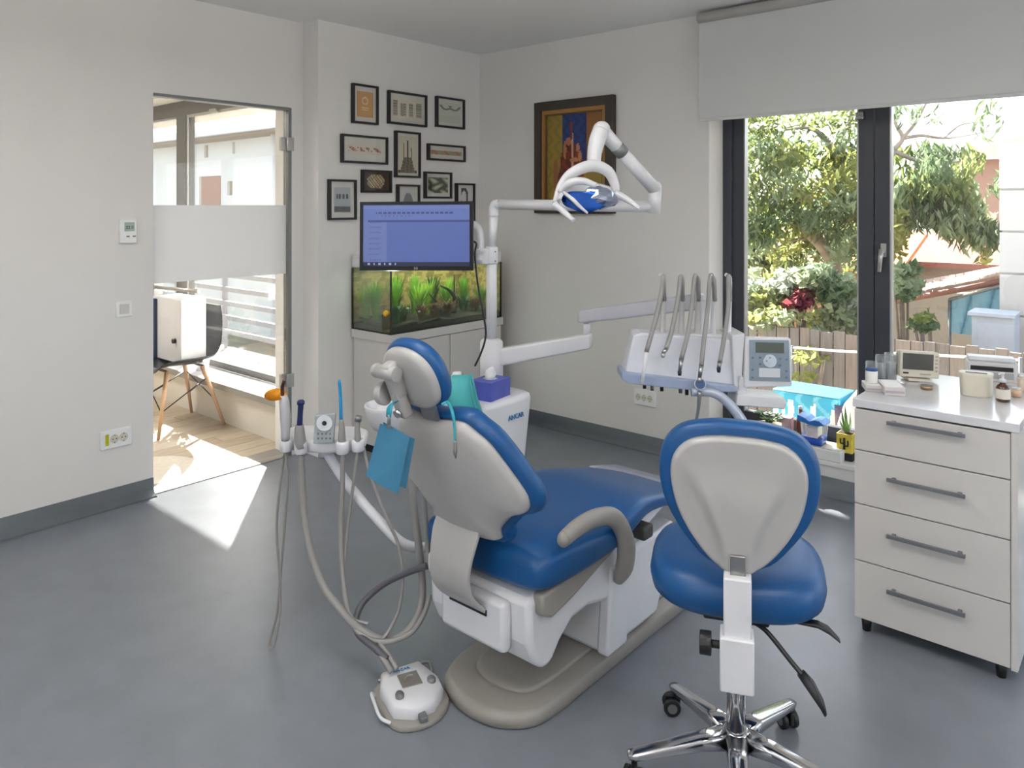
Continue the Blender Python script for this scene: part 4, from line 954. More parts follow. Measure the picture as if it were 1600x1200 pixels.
whips = [((1036, 432), (1034, 455), (1024, 500), (1010, 550), (1003, 600), 1034, 0), ((1063, 432), (1060, 462), (1050, 515), (1041, 545), (1036, 552), 1063, 1),
         ((1086, 432), (1082, 470), (1075, 520), (1065, 560), (1062, 580), 1088, 2), ((1110, 432), (1106, 480), (1100, 530), (1096, 570), (1093, 590), 1113, 2), ((1138, 432), (1138, 480), (1131, 530), (1125, 565), (1123, 575), 1137, 2)]
for i, wpt in enumerate(whips):
    a, b_, c_, d_, e_, ub, kind = wpt
    # whip arm: pale rod rising out of the head with a hook at the top
    MB().tube([D(ub+1, 530, .06), D(ub+2, 490, .05), D(ub+3, 455, .02), D(ub+3, 434, .0), D(ub-3, 429, -.01)], [.012, .010, .009, .008, .007], n=12).build('whip_arm', M_white if i in (3, 4) else mat('pale_grey_plastic', 'c5c3c1', .35), t)
    MB().tube([D(ub+4, 470, .01), D(ub+2, 440, -.01), D(*a, -.02), D(*b_, -.03), D(*c_, -.05), D(*d_, -.07)], [.0085, .0085], n=10).build('instrument_hose', M_hose, t)
    q1, q2 = D(*d_, -.07), D(*e_, -.08)
    hp = MB().tube([q1, q2], [.009, .0065], sub=1, n=12).build('handpiece', M_steel if kind else M_white, t)
    if kind != 0: MB().cyl(q2, q2-Z*.016, .008, .006, n=12).build('handpiece_head', M_black if kind == 2 and i != 3 else M_hinge, t)
# grip and curved arm at the right
MB().tube([D(1080, 612, -.03), D(1115, 614, -.04), D(1140, 632, -.05), D(1162, 662, -.06), D(1180, 700, -.06)], [.017, .018, .019, .02], n=14).build('grip_arm', mat('silver_blue', 'b5bdcb', .3, .3), t)
MB().cyl(D(1094, 600, -.07), D(1094, 600, -.03), .022, n=20).build('pivot_ring', M_white, t)
MB().cyl(D(1094, 600, -.078), D(1094, 600, -.07), .018, n=20).build('pivot_cap', mat('navy_cap', '2c4f7c', .3), t)
MB().tube([D(1093, 612, -.06), D(1091, 640, -.06), D(1086, 665, -.06)], [.008, .006, .005], n=10).build('instrument_tip', M_steel, t)
# control panel tablet and white tray under it
slab('panel_body', [(1165, 527), (1236, 529), (1238, 604), (1163, 606)], -.03, .0, M_white, .005)
slab('panel_face', [(1171, 531), (1233, 532), (1235, 597), (1171, 595)], -.034, -.029, mat('slate_face', '82909c', .4), .002)
slab('panel_screen', [(1181, 535), (1225, 536), (1225, 552), (1181, 551)], -.037, -.033, mat('lcd_olive', '555d55', .25), .0)
MB().cyl(D(1203, 564, -.042), D(1203, 564, -.030), .024, n=24).build('dial', mat('dial_grey', 'b5c0cc', .35), t)
for dx, dy in ((-5, 0), (5, 0), (0, -5), (0, 5)): q = D(1203+dx, 564+dy, -.0425); MB().obox(q, RGT*.003, FWD*.001, Z*.003).build('dial_button', MATS['slate_face'], t)
slab('label_field', [(1186, 575), (1219, 576), (1219, 590), (1186, 589)], -.037, -.033, mat('pale_field', 'd3d5da', .5), .0)
for (u, v) in ((1176, 559), (1188, 559), (1219, 561), (1229, 562), (1176, 578), (1229, 580), (1188, 569), (1219, 571), (1229, 590), (1176, 590)):
    q = D(u, v, -.036); MB().obox(q, RGT*.0035, FWD*.001, Z*.0035).build('button', mat('button_grey', '5f6d79', .4), t)
slab('panel_bracket', [(1150, 585), (1166, 590), (1168, 628), (1152, 628)], -.02, .02, M_white, .004)
slab('side_shelf', [(1152, 616), (1226, 622), (1230, 630), (1226, 640), (1150, 634)], -.03, .09, M_white, .005)
# ------------------------------------------------------------------ patient chair
CX = -1.545
t = chair = thing('patient_chair', (CX, 2.1, 0), 'large blue and white reclining patient chair on a taupe floor plate', 'dental chair')
# floor plate
po = smooth_outline([(-.20, .0), (-.20, -.22), (-.19, -.36), (-.14, -.46), (-.02, -.50), (.09, -.485), (.165, -.42), (.185, -.33), (.186, -.2), (.186, 0), (.186, .25), (.185, .5), (.13, .61), (0, .62), (-.12, .61), (-.20, .52), (-.2, .25)], 6)
b = MB().pillow(po, (CX-.0, 2.10, 0), X, Y, Z, [(1.0, .0), (1.02, .006), (1.02, .03), (1.0, .042), (.975, .047), (.5, .048)])
b.build('floor_plate', M_taupe, t)
pi = smooth_outline([(-.12, .30), (-.12, .0), (-.12, -.28), (-.09, -.36), (.0, -.385), (.09, -.36), (.12, -.28), (.12, 0), (.12, .25), (.12, .48), (0, .5), (-.12, .48)], 5)
MB().pillow(pi, (CX, 2.10, .046), X, Y, Z, [(1.05, .0), (1.03, .010), (.98, .014), (.5, .014)]).build('plate_ridge', M_taupe, t)
# rear housing (side profile extruded across): white skirt with an arched lower edge
def yz_prism(pts, x0, x1, name, m, bev=.012, parent=chair):
    return MB().prism(pts, (x0, 0, 0), Y, Z, X*(x1-x0)).build(name, m, parent, bev)
side = [(1.63, .385), (1.635, .26), (1.66, .20), (1.70, .165), (1.74, .17), (1.78, .215), (1.84, .255), (1.92, .26), (2.02, .235), (2.05, .24), (2.05, .30), (2.30, .40), (2.45, .44), (2.2, .45), (1.7, .40)]
yz_prism(side, CX-.215, CX+.195, 'seat_housing', M_white, .018)
MB().box((CX-.13, 1.598, .225), (CX+.13, 1.64, .372)).build('rear_cover', M_white, t, .016)
MB().box((CX-.085, 1.594, .318), (CX+.065, 1.60, .335)).build('slot', M_black, t)
MB().box((CX-.20, 1.64, .335), (CX-.235, 1.72, .40)).build('side_nub', M_white, t, .012)
# taupe seat frame band under the cushion
yz_prism([(1.655, .405), (1.66, .345), (1.70, .325), (1.80, .345), (2.0, .40), (2.15, .45), (2.15, .47), (1.80, .42)], CX+.185, CX+.225, 'frame_band', M_taupe, .01)
yz_prism([(1.655, .405), (1.66, .345), (1.70, .325), (1.80, .345), (2.0, .40), (2.15, .45), (2.15, .47), (1.80, .42)], CX-.235, CX-.195, 'frame_band', M_taupe, .01)
# lift column with white cover
MB().add([(CX-.15, 2.02, .06), (CX+.185, 2.02, .06), (CX+.185, 2.36, .06), (CX-.15, 2.36, .06), (CX-.14, 2.04, .36), (CX+.18, 2.04, .34), (CX+.18, 2.50, .34), (CX-.14, 2.50, .36)],
         [(0, 3, 2, 1), (4, 5, 6, 7), (0, 1, 5, 4), (1, 2, 6, 5), (2, 3, 7, 6), (3, 0, 4, 7)]).build('lift_cover', M_white, t, .016)
MB().add([(CX+.16, 2.01, .062), (CX+.205, 2.01, .062), (CX+.205, 2.13, .062), (CX+.16, 2.13, .062), (CX+.16, 2.035, .34), (CX+.205, 2.035, .34), (CX+.205, 2.16, .335), (CX+.16, 2.16, .335)],
         [(0, 3, 2, 1), (4, 5, 6, 7), (0, 1, 5, 4), (1, 2, 6, 5), (2, 3, 7, 6), (3, 0, 4, 7)]).build('lift_strip', M_white, t, .010)
MB().box((CX-.12, 1.90, .06), (CX+.0, 2.03, .30)).build('lift_arm', mat('dark_taupe', '4f4c48', .5), t, .01)
MB().box((CX+.19, 2.16, .395), (CX+.25, 2.22, .44)).build('lock_block', mat('dark_block', '3b3a3a', .5), t, .008)
MB().box((CX+.12, 2.33, .342), (CX+.15, 2.38, .348)).build('green_switch', mat('switch_green', '2f7a56', .4), t, .002)
# seat + leg rest cushion
S = [(1.625, .19, .435, .485), (1.632, .225, .415, .51), (1.65, .243, .403, .53), (1.70, .255, .396, .545), (1.85, .262, .398, .535), (2.0, .262, .41, .525), (2.10, .255, .43, .53), (2.20, .235, .452, .535), (2.32, .222, .44, .505), (2.45, .212, .41, .475), (2.53, .203, .39, .452), (2.56, .195, .39, .445), (2.575, .17, .40, .435)]
P = [V(y, w_, (zb+zt)/2) for y, w_, zb, zt in S]; Hh = [(zt-zb)/2 for *_, zb, zt in S]
b = MB().loft([((CX, y, (zb+zt)/2), X*w_, Z*((zt-zb)/2), 3.6) for y, w_, zb, zt in S], 44)
so_ = b.build('seat_cushion', M_blue, t)
m_ = so_.modifiers.new('smooth', 'SUBSURF'); m_.levels = m_.render_levels = 1
b = MB(); 
b.loft([((CX, 2.50, .452), X*.21, Z*.006, 6), ((CX, 2.60, .43), X*.212, Z*.006, 6), ((CX, 2.665, .418), X*.20, Z*.005, 6)], 32).build('foot_cover', mat('milky_plastic', 'b4b8c8', .25, trans=.3), t)
# backrest: local frame in the inclined plane
al = math.radians(69)
bo = V(CX+.005, 1.60, .50); bup = V(0, -math.cos(al), math.sin(al)); bn = V(0, -math.sin(al), -math.cos(al))     # bn points out of the back (to the camera)
sh = [(-.115, .06), (-.14, .10), (-.20, .16), (-.252, .20), (-.262, .25), (-.235, .32), (-.19, .39), (-.15, .43), (-.115, .455), (-.05, .452), (0, .444), (.05, .452), (.115, .455), (.15, .43), (.19, .39), (.235, .32), (.262, .25), (.252, .20), (.20, .16), (.14, .10), (.115, .06)]
sh = [(a*.95, .06+(q-.06)*.97-(.018 if .18 < q < .35 else 0)) for a, q in sh]
shs = smooth_outline(sh, 3)
MB().pillow(shs, bo, X, bup, bn, [(1.0, -.012), (1.0, .0), (.985, .010), (.95, .018), (.80, .026), (.5, .034), (.2, .036)], bend=-.55).build('back_shell', M_shell, t)
cu = [(a*1.09+(.0), b2+(b2-.27)*.10) for a, b2 in sh]
bc = MB().pillow(smooth_outline(cu, 3), bo-bn*.012, X, bup, -bn, [(.95, -.006), (.99, .0), (1.01, .010), (1.01, .026), (.98, .042), (.90, .052), (.5, .062)], bend=.55)
bc.build('back_cushion', M_blue, t)
# strap bracket from shell to rear housing
sec = []
for y, z, w_ in ((1.565, .60, .085), (1.545, .555, .088), (1.53, .50, .082), (1.525, .45, .078), (1.535, .40, .078), (1.565, .36, .080), (1.605, .325, .082)):
    sec.append((y, z, w_))
vs = []; n = len(sec); cxx = CX-.008
pts = catmull([V(w_, y, z) for y, z, w_ in sec], 5)
b = MB(); 
for i, q in enumerate(pts):
    a = pts[max(0, i-1)]; c_ = pts[min(len(pts)-1, i+1)]; dd = V(0, c_.y-a.y, c_.z-a.z).normalized(); nr = V(0, dd.z, -dd.y)
    sft = -.012*i/len(pts)
    vs += [V(cxx+sft-q.x, q.y, q.z)-nr*.007, V(cxx+sft+q.x, q.y, q.z)-nr*.007, V(cxx+sft+q.x, q.y, q.z)+nr*.007, V(cxx+sft-q.x, q.y, q.z)+nr*.007]
m2 = len(pts)
b.add(vs, [(i*4+j, i*4+(j+1) % 4, (i+1)*4+(j+1) % 4, (i+1)*4+j) for i in range(m2-1) for j in range(4)]+[(3, 2, 1, 0), (m2*4-4, m2*4-3, m2*4-2, m2*4-1)])
b.build('back_bracket', M_shell, t, .004)
# head support: metal tongue, headrest shell and cushion, joint knobs
MB().obox(bo+bup*.49+bn*.004, X*.03, bup*.05, bn*.006).build('tongue', M_steel, t, .002)
ah = math.radians(66); hup = V(0, -math.cos(ah), math.sin(ah)); hn = V(0, -math.sin(ah), -math.cos(ah))
ho = V(CX-.018, 1.385, 1.030)
MB().pillow(ellipse(.100, .094, 40, p=2.3), ho, X, hup, hn, [(1.0, -.01), (1.0, .0), (.97, .010), (.88, .017), (.6, .022)]).build('headrest_shell', M_shell, t)
MB().pillow(ellipse(.108, .103, 40, p=2.3), ho-hn*.01, X, hup, -hn, [(.93, -.004), (.98, .0), (1.02, .012), (1.01, .026), (.93, .038), (.7, .047), (.3, .05)]).build('headrest_cushion', M_blue, t)
j0 = ho+hn*.035-X*.03+hup*.01
MB().obox(j0, X*.022, hup*.055, hn*.022).build('joint_block', M_shell, t, .012)
MB().obox(j0-hup*.07+hn*.005, X*.020, hup*.045, hn*.018).build('joint_block', M_shell, t, .010)
MB().cyl(j0+hup*.03-X*.045+hn*.01, j0+hup*.03+X*.035+hn*.01, .020, n=20).ball(j0+hup*.03-X*.045+hn*.01, .021, 14).build('joint_barrel', M_shell, t)
k = j0-hup*.035-X*.03+hn*.02
MB().cyl(k, k-X*.022+hn*.006, .034, .030, n=26).build('lock_knob', M_shell, t, .004)
MB().cyl(j0-hup*.09+hn*.02, j0-hup*.09+hn*.034, .012, n=18).build('bolt', M_chrome, t)
# armrest
MB().tube([(CX+.262, 1.705, .562), (CX+.266, 1.77, .577), (CX+.270, 1.85, .578), (CX+.272, 1.935, .555), (CX+.270, 1.995, .495), (CX+.262, 2.03, .42), (CX+.244, 2.045, .35), (CX+.222, 2.05, .305)], [.024, .027, .027, .028, .030, .036, .036, .022], n=16, flat=.75).ball((CX+.262, 1.705, .562), .0235, 14, (.75, 1, 1)).build('armrest', M_taupe, t)

# ------------------------------------------------------------------ operator stool (seen from behind)
hub = W(1150, 1200, 1.985); hub.z = 0
t = thing('operator_stool', tuple(hub), 'blue operator stool with a white-backed oval backrest, left of the drawer cabinet', 'stool', rz=TH-math.radians(16.5))
st = t
def L(mb, name, m, bev=0., parent=None): return mb.build(name, m, parent or t, bev, local=True)
# five-star base (local: +Y away from the camera)
for k in range(5):
    a = math.radians(112.6+16.5+72*k); d = V(math.cos(a), math.sin(a), 0); s = V(-math.sin(a), math.cos(a), 0)
    L(MB().loft([(d*.03+Z*.105, s*.030, Z*.022, 4), (d*.10+Z*.100, s*.024, Z*.018, 4), (d*.20+Z*.085, s*.020, Z*.013, 4), (d*.27+Z*.075, s*.018, Z*.010, 4), (d*.288+Z*.074, s*.012, Z*.007, 4)], 20), 'base_arm', M_chrome)
    c = d*.272; f = V(math.cos(a+1.1), math.sin(a+1.1), 0); sd = V(-f.y, f.x, 0)
    cs = MB().cyl(c+Z*.045, c+Z*.076, .008, n=10).obox(c+f*.008+Z*.036, f*.022, sd*.006, Z*.018)
    o = L(cs, 'caster', M_black, .003)
    for sg in (-1, 1):
        L(MB().cyl(c+f*.012+sd*sg*.009+Z*.0255, c+f*.012+sd*sg*.024+Z*.0255, .025, n=24), 'wheel', M_black, .003, o)
        L(MB().cyl(c+f*.012+sd*sg*.024+Z*.0255, c+f*.012+sd*sg*.0255+Z*.0255, .014, n=18), 'wheel_cap', M_graym, 0, o)
L(MB().lathe((0, 0, 0), [(.03, .085), (.036, .09), (.036, .125), (.028, .13)], 28), 'hub', M_chrome)
L(MB().cyl((0, 0, .12), (0, 0, .46), .024, n=28), 'gas_column', M_chrome)
L(MB().box((-.08, -.10, .455), (.08, .12, .485)), 'mechanism', M_black, .006)
# seat cushion
so2 = []
for z, k in ((.488, .82), (.492, .93), (.505, .99), (.535, 1.02), (.562, 1.0), (.578, .95), (.587, .84), (.590, .6), (.586, .3)):
    so2.append(((0, .035, z), X*.218*k, Y*.205*k, 2.9))
L(MB().loft(so2, 44), 'seat_cushion', M_blue)
# backrest
ols = smooth_outline([(-.055, -.165), (-.115, -.115), (-.165, -.04), (-.183, .04), (-.172, .11), (-.13, .158), (-.06, .178), (0, .181), (.06, .178), (.13, .158), (.172, .11), (.183, .04), (.165, -.04), (.115, -.115), (.055, -.165)], 4)
tb = math.radians(5); bo2 = V(.004, -.222, .810); bu = V(0, -math.sin(tb), math.cos(tb)); bb2 = V(0, -math.cos(tb), -math.sin(tb))
L(MB().pillow(ols, bo2-bb2*.008, X, bu, -bb2, [(.93, -.008), (.99, -.004), (1.01, .008), (1.01, .03), (.96, .045), (.8, .056), (.4, .062)], bend=.55), 'back_cushion', M_blue)
inn = smooth_outline([(-.045, -.165), (-.095, -.115), (-.138, -.04), (-.155, .04), (-.146, .095), (-.11, .135), (-.05, .150), (0, .152), (.05, .150), (.11, .135), (.146, .095), (.155, .04), (.138, -.04), (.095, -.115), (.045, -.165), (0, -.168)], 6)
def sst(e0, e1, x): t_ = min(1, max(0, (x-e0)/(e1-e0))); return t_*t_*(3-2*t_)
def spine(a, b):      # raised tapering spine that fades out upwards
    wd = .034+.085*sst(-.15, .10, b); return (.015*(1-sst(wd*.72, wd+.012, abs(a)))-.004)*(1-sst(-.02, .10, b))*(1 if b > -.2 else 0)
L(MB().pillow(inn, bo2, X, bu, bb2, [(1.01, -.006), (1.0, .004), (.985, .010), (.96, .014), (.93, .0145)]+[(k/22, .0145) for k in range(20, 0, -1)], bend=-.45, fz=spine), 'back_shell', M_shell)
L(MB().box((-.013, -.248, .60), (.021, -.238, .69)), 'slide_bar', M_steel, .002)
L(MB().box((-.028, -.268, .505), (.034, -.222, .645)), 'upper_sleeve', M_white, .004)
L(MB().box((-.036, -.278, .388), (.040, -.214, .512)), 'lower_sleeve', M_white, .004)
L(MB().box((-.03, -.235, .462), (.03, .0, .480)), 'carrier_bar', M_black, .003)
L(MB().cyl((-.036, -.246, .478), (-.055, -.246, .478), .009, n=14).cyl((-.055, -.246, .478), (-.082, -.246, .478), .026, n=12), 'tension_knob', M_black, .002)
L(MB().tube([(.03, -.12, .482), (.07, -.14, .470), (.125, -.175, .425), (.150, -.19, .405)], .006, n=10).loft([((.145, -.188, .41), V(.008, 0, .006), V(0, .008, 0)), ((.165, -.20, .392), V(.008, 0, .008), V(0, .018, 0)), ((.188, -.215, .362), V(.005, 0, .006), V(0, .018, 0)), ((.195, -.22, .345), V(.003, 0, .004), V(0, .010, 0))], 16, 3), 'height_lever', M_black)
L(MB().loft([((.10, -.09, .482), V(0, .010, 0), Z*.005), ((.19, -.10, .484), V(0, .014, 0), Z*.006), ((.215, -.10, .474), V(0, .018, 0), Z*.005), ((.24, -.10, .452), V(0, .010, 0), Z*.003)], 14, 3), 'tilt_lever', M_black)

# ------------------------------------------------------------------ white drawer cabinet
KX0, KX1, KY0, KY1, KZ0, KZ1 = -.832, -.348, 2.805, 3.42, .05, .822
t = thing('drawer_cabinet', ((KX0+KX1)/2, (KY0+KY1)/2, 0), 'white four-drawer cabinet at the right, under the window', 'cabinet')
MB().box((KX0, KY0+.02, KZ0), (KX0+.018, KY1, KZ1-.03)).box((KX1-.018, KY0-.002, KZ0), (KX1, KY1, KZ1-.028)).box((KX0+.018, KY0+.02, KZ0), (KX1-.018, KY1, KZ0+.018)).box((KX0+.018, KY1-.018, KZ0+.018), (KX1-.018, KY1, KZ1-.03)).build('carcass', M_whitel, t)
MB().box((KX0-.004, KY0-.004, KZ1-.028), (KX1+.004, KY1+.004, KZ1)).build('top_board', mat('cabinet_top_lit', 'dcdcdf', .18, var=.01, coat=.3), t, .002)  # same laminate, made paler to carry the bright reflection on top
dh = (KZ1-.033-KZ0)/4
DZS = (.787, .641, .452, .253, .05); HZS = (.762, .568, .376, .187)
for k in range(4):
    z1 = DZS[k]; z0 = DZS[k+1]+.004
    d = MB().box((KX0+.001, KY0, z0), (KX1-.020, KY0+.018, z1)).build('drawer_front', M_whitel, t, .0015)
    xa, xb = KX0+.112, KX0+.345; zz = HZS[k]
    MB().box((xa, KY0-.030, zz-.006), (xb, KY0-.020, zz+.006)).box((xa+.012, KY0-.022, zz-.005), (xa+.024, KY0, zz+.005)).box((xb-.024, KY0-.022, zz-.005), (xb-.012, KY0, zz+.005)).build('handle', mat('dark_steel', '7c7d82', .4, .6), d, .001)
for x in (KX0+.03, KX1-.05):
    for y in (KY0+.04, KY1-.04): MB().cyl((x, y, 0), (x, y, .05), .014, .018, n=14).build('foot', M_black, t)
# ------------------------------------------------------------------ cuspidor bowl
c = W(604, 640, 2.80); rr = .082
t = thing('cuspidor', (c.x, c.y, c.z-.12), 'round white rinsing bowl on its arm, left of the patient chair headrest', 'basin')
MB().lathe((c.x, c.y, 0), [(.02, c.z-.075), (.045, c.z-.072), (.065, c.z-.05), (rr-.004, c.z+.005), (rr, c.z+.018), (rr-.002, c.z+.022), (rr-.007, c.z+.018), (rr-.012, c.z+.004), (.055, c.z-.035), (.02, c.z-.048), (0, c.z-.05)], 40).build('bowl', M_white, t)
MB().tube([(c.x, c.y, c.z-.07), (c.x+.0, c.y+.02, c.z-.12), (UX0+.12, UY0-.10, UZ-.22), (UX0+.12, UY0+.02, UZ-.22)], [.022, .03, .035, .04], n=16).build('bowl_arm', M_white, t)
MB().tube([(c.x+.02, c.y+rr+.01, c.z-.01), (c.x+.02, c.y+rr+.01, c.z+.055), (c.x+.02, c.y+rr-.02, c.z+.075), (c.x+.015, c.y+rr-.045, c.z+.055)], .006, n=10).build('spout', M_hinge, t)
MB().obox((c.x+.02, c.y+rr+.0, c.z-.02), X*.012, Y*.015, Z*.012).build('spout_mount', M_white, t, .003)

# ------------------------------------------------------------------ assistant's instrument holder
af = 2.62
def A_(u, v, k=0.): return W(u, v, af+k)
c0 = A_(505, 690)
t = ast = thing('assistant_tray', tuple(c0), 'white curved instrument holder with a grey keypad and hanging hoses, left of the patient chair', 'instrument tray')
def aslab(name, pts, k0, k1, m, bev=.004, parent=ast, base=A_):
    n = len(pts); vs = [base(u, v, k0) for u, v in pts]+[base(u, v, k0)+FWD*(k1-k0) for u, v in pts]
    return MB().add(vs, [tuple(range(n)), tuple(range(n, 2*n))[::-1]]+[(i, n+i, n+(i+1) % n, (i+1) % n) for i in range(n)]).build(name, m, parent, bev)
zc = CAMH-(692-HV)*af/FPX
pts = [A_(u, 690, k) for u, k in ((436, .10), (445, .02), (465, -.02), (505, -.04), (545, -.02), (572, .03), (577, .10), (560, .14), (520, .16), (470, .16))]
n = len(pts); vs = [V(p.x, p.y, zc-.028) for p in pts]+[V(p.x, p.y, zc+.018) for p in pts]
MB().add(vs, [tuple(range(n)), tuple(range(n, 2*n))[::-1]]+[(i, n+i, n+(i+1) % n, (i+1) % n) for i in range(n)]).build('holder_body', M_white, t, .012)
for i, (u, k) in enumerate(((447, -.02), (470, -.045), (535, -.045), (559, -.02))):
    p = A_(u, 690, k); MB().lathe((p.x, p.y, zc-.022), [(.018, 0), (.022, .004), (.022, .036), (.019, .042), (.013, .042), (.012, .0)], 20).build('holder_ring', M_white, t)
kp = [(489, 694), (521, 692), (524, 646), (492, 649)]
aslab('keypad', kp, -.06, -.045, mat('keypad_grey', '9aa1a3', .4), .003)
q = A_(507, 661, -.062); MB().cyl(q, q-FWD*.002, .027, n=28).build('key_dial', mat('pale_dial', 'd5d9dc', .4), t)
MB().cyl(q-FWD*.002, q-FWD*.003, .008, n=16).build('key_dial_centre', M_black, t)
for i in range(4):
    for j in range(2):
        q = A_(497+i*6.3, 678+j*7, -.0605); MB().obox(q, RGT*.003, FWD*.0012, Z*.003).build('key', mat('key_dark', '6b7275', .5), t)
MB().tube([A_(513, 703, .04), A_(516, 716, .04), A_(550, 765, .0), A_(600, 822, -.05), A_(628, 848, -.06), A_(652, 856, -.02), A_(665, 855, .02)], .017, n=16).build('support_arm', M_white, t)
MB().tube([A_(505, 697, .05), A_(507, 712, .05)], .02, sub=1, n=14).build('arm_joint', M_white, t)
# instruments in the holder
def inst(name, label, cat, parts):
    p0 = parts[0][0][-1]; o = thing(name, tuple(p0), label, cat)
    for pts, r, m, pn in parts: MB().tube(pts, r, n=14, sub=5).build(pn, m, o)
    return o
G = mat('light_grey_handle', 'b3b4b8', .35)
k = -.03
inst('curing_light', 'grey curing light handpiece with an orange shield, leftmost in the holder', 'dental tool',
     [([A_(446, 688, k), A_(446, 655, k), A_(444, 628, k), A_(443, 618, k)], [.014, .018, .017, .012], G, 'handle'),
      ([A_(442, 620, k), A_(441, 606, k), A_(443, 598, k-.005), A_(444, 593, k-.02)], [.006, .006, .005], mat('brown_tip', '4a1f1a', .4), 'light_guide')])
o = bpy.data.objects['curing_light']
c_ = A_(430, 617, k); MB().loft([(c_-FWD*.002+Z*.0, RGT*.037, Z*.015+FWD*.02), (c_+FWD*.001+Z*.002, RGT*.037, Z*.015+FWD*.02)], 28, 2).build('shield', mat('orange_shield', 'f2a21a', .25, trans=.3), o)
inst('suction_handpiece', 'thick suction handpiece with a dark navy tube, second from the left in the holder', 'dental tool',
     [([A_(470, 700, k-.02), A_(469, 690, k-.02), A_(468, 672, k-.02), A_(468, 664, k-.02)], [.018, .019, .017, .014], M_hose, 'handle'),
      ([A_(468, 668, k-.02), A_(469, 648, k-.02), A_(470, 632, k-.02)], [.010, .009, .010], mat('navy_tube', '1b2353', .35), 'suction_tube')])
o = bpy.data.objects['suction_handpiece']; MB().lathe(A_(470, 632, k-.02)-Z*.002, [(.010, 0), (.013, .003), (.013, .012), (.009, .017), (0, .018)], 18).build('tube_end', mat('navy_tube'), o)
inst('saliva_ejector', 'handpiece with a slim bright blue straw, third in the holder', 'dental tool',
     [([A_(535, 700, k-.02), A_(534, 682, k-.02), A_(534, 668, k-.02), A_(533, 655, k-.02)], [.012, .013, .010, .007], M_hose, 'handle'),
      ([A_(533, 657, k-.02), A_(532, 620, k-.02), A_(530, 594, k-.025)], [.0065, .0055, .0055], mat('bright_blue_straw', '1f86b8', .3), 'straw')])
inst('air_syringe', 'short grey syringe handpiece, rightmost in the holder', 'dental tool',
     [([A_(559, 700, k), A_(559, 685, k), A_(558, 668, k), A_(559, 656, k)], [.010, .012, .009, .011], M_hose, 'handle'),
      ([A_(559, 658, k), A_(561, 650, k)], [.012, .011], M_graym, 'syringe_head')])
# hoses
def hose(label, pts, r, name='hose', m=M_hose, n=12):
    return tag(MB().tube(pts, r, n=n, sub=7).build(name, m), label, 'hose')
hose('thin double cable hanging from the curing light down to the floor in a narrow loop', [A_(446, 690, k), A_(447, 720, k), A_(449, 760, k), A_(444, 830, k), A_(438, 900, k), W(432, 960, 2.58), W(421, 1006, 2.565), W(428, 1008, 2.56), W(437, 960, 2.57), W(437, 900, 2.60), W(432, 830, 2.61), W(436, 770, 2.61), W(443, 720, 2.61), A_(447, 700, k)], .0045)
hose('thick grey suction hose curving from the holder to the floor and back to the chair', [A_(470, 698, k-.02), W(471, 740, 2.57), W(475, 800, 2.55), W(485, 860, 2.52), W(505, 915, 2.48), W(530, 950, 2.44), W(553, 975, 2.42), W(590, 998, 2.40), W(625, 995, 2.42), W(652, 965, 2.46), W(660, 920, 2.50), W(655, 860, 2.50), W(648, 800, 2.50), W(643, 740, 2.50)], .0125)
hose('grey hose dropping from the blue straw handpiece to the floor', [A_(535, 700, k-.02), W(535, 760, 2.56), W(533, 830, 2.54), W(536, 900, 2.50), W(545, 960, 2.44), W(565, 992, 2.40), W(600, 1003, 2.38), W(640, 990, 2.40), W(662, 960, 2.44), W(672, 930, 2.48)], .0085)
hose('thin grey hose from the syringe, leaning left down to the floor', [A_(559, 700, k), W(553, 750, 2.58), W(545, 810, 2.56), W(538, 880, 2.52), W(540, 930, 2.48), W(550, 965, 2.44), W(575, 975, 2.43)], .0055)
hose('thin grey hose swinging right from the holder behind the blue bib', [A_(567, 694, .0), W(578, 740, 2.60), W(600, 800, 2.56), W(622, 850, 2.53), W(629, 900, 2.50), W(624, 950, 2.45), W(608, 985, 2.40), W(598, 998, 2.385)], .0055)
hose('dark grey supply hose arching on the floor from the chair housing', [W(668, 884, 2.44), W(640, 893, 2.47), W(600, 912, 2.5), W(568, 940, 2.50), W(556, 968, 2.46), W(560, 990, 2.41), W(585, 1012, 2.36), W(605, 1030, 2.34)], .011, m=mat('dark_hose', '55545b', .4))
hose('pair of pale hoses hanging beside the backrest down to the housing', [W(662, 770, 2.42), W(665, 810, 2.42), W(668, 850, 2.44), W(670, 885, 2.45)], .008)
# ------------------------------------------------------------------ foot control
g = atz(642, 1095, 0); 
t = thing('foot_control', tuple(g), 'white wired foot control with a grey display and two knobs on the floor', 'foot control', rz=TH+math.radians(24))
def F_(mb, name, m, bev=0., parent=None):
    mb.v = [V(p.x, p.y*1.2, p.z) for p in mb.v]
    return mb.build(name, m, parent or t, bev, local=True)
tilt = -.10
ol = [(-.070, .075), (.055, .085), (.088, .0), (.085, -.045), (.04, -.085), (-.02, -.095), (-.075, -.07), (-.088, .02)]
F_(MB().pillow(smooth_outline(ol, 1), (0, 0, .0), X, Y, Z, [(1.0, .012), (1.02, .020), (1.0, .045), (.93, .056), (.5, .060), (.1, .061)]), 'housing', M_white)
F_(MB().pillow(smooth_outline([(a*1.12, b*1.12-.008) for a, b in ol], 3), (0, 0, 0), X, Y, Z, [(1.0, 0), (1.02, .004), (1.02, .014), (.97, .018), (.5, .018)]), 'foot_ring', M_taupe)
F_(MB().box((-.032, -.022, .058), (.030, .035, .0635)), 'display', mat('foot_display', '77736c', .35), .002)
F_(MB().tube([(-.02, .005, .064), (-.01, .015, .064), (0, .02, .064), (.012, .018, .064)], .0018, n=6), 'display_mark', M_hinge)
for x, y in ((-.050, -.045), (.058, -.018)): F_(MB().lathe((x, y, .05), [(.013, 0), (.013, .016), (.010, .020), (0, .020)], 20), 'knob', M_graym)
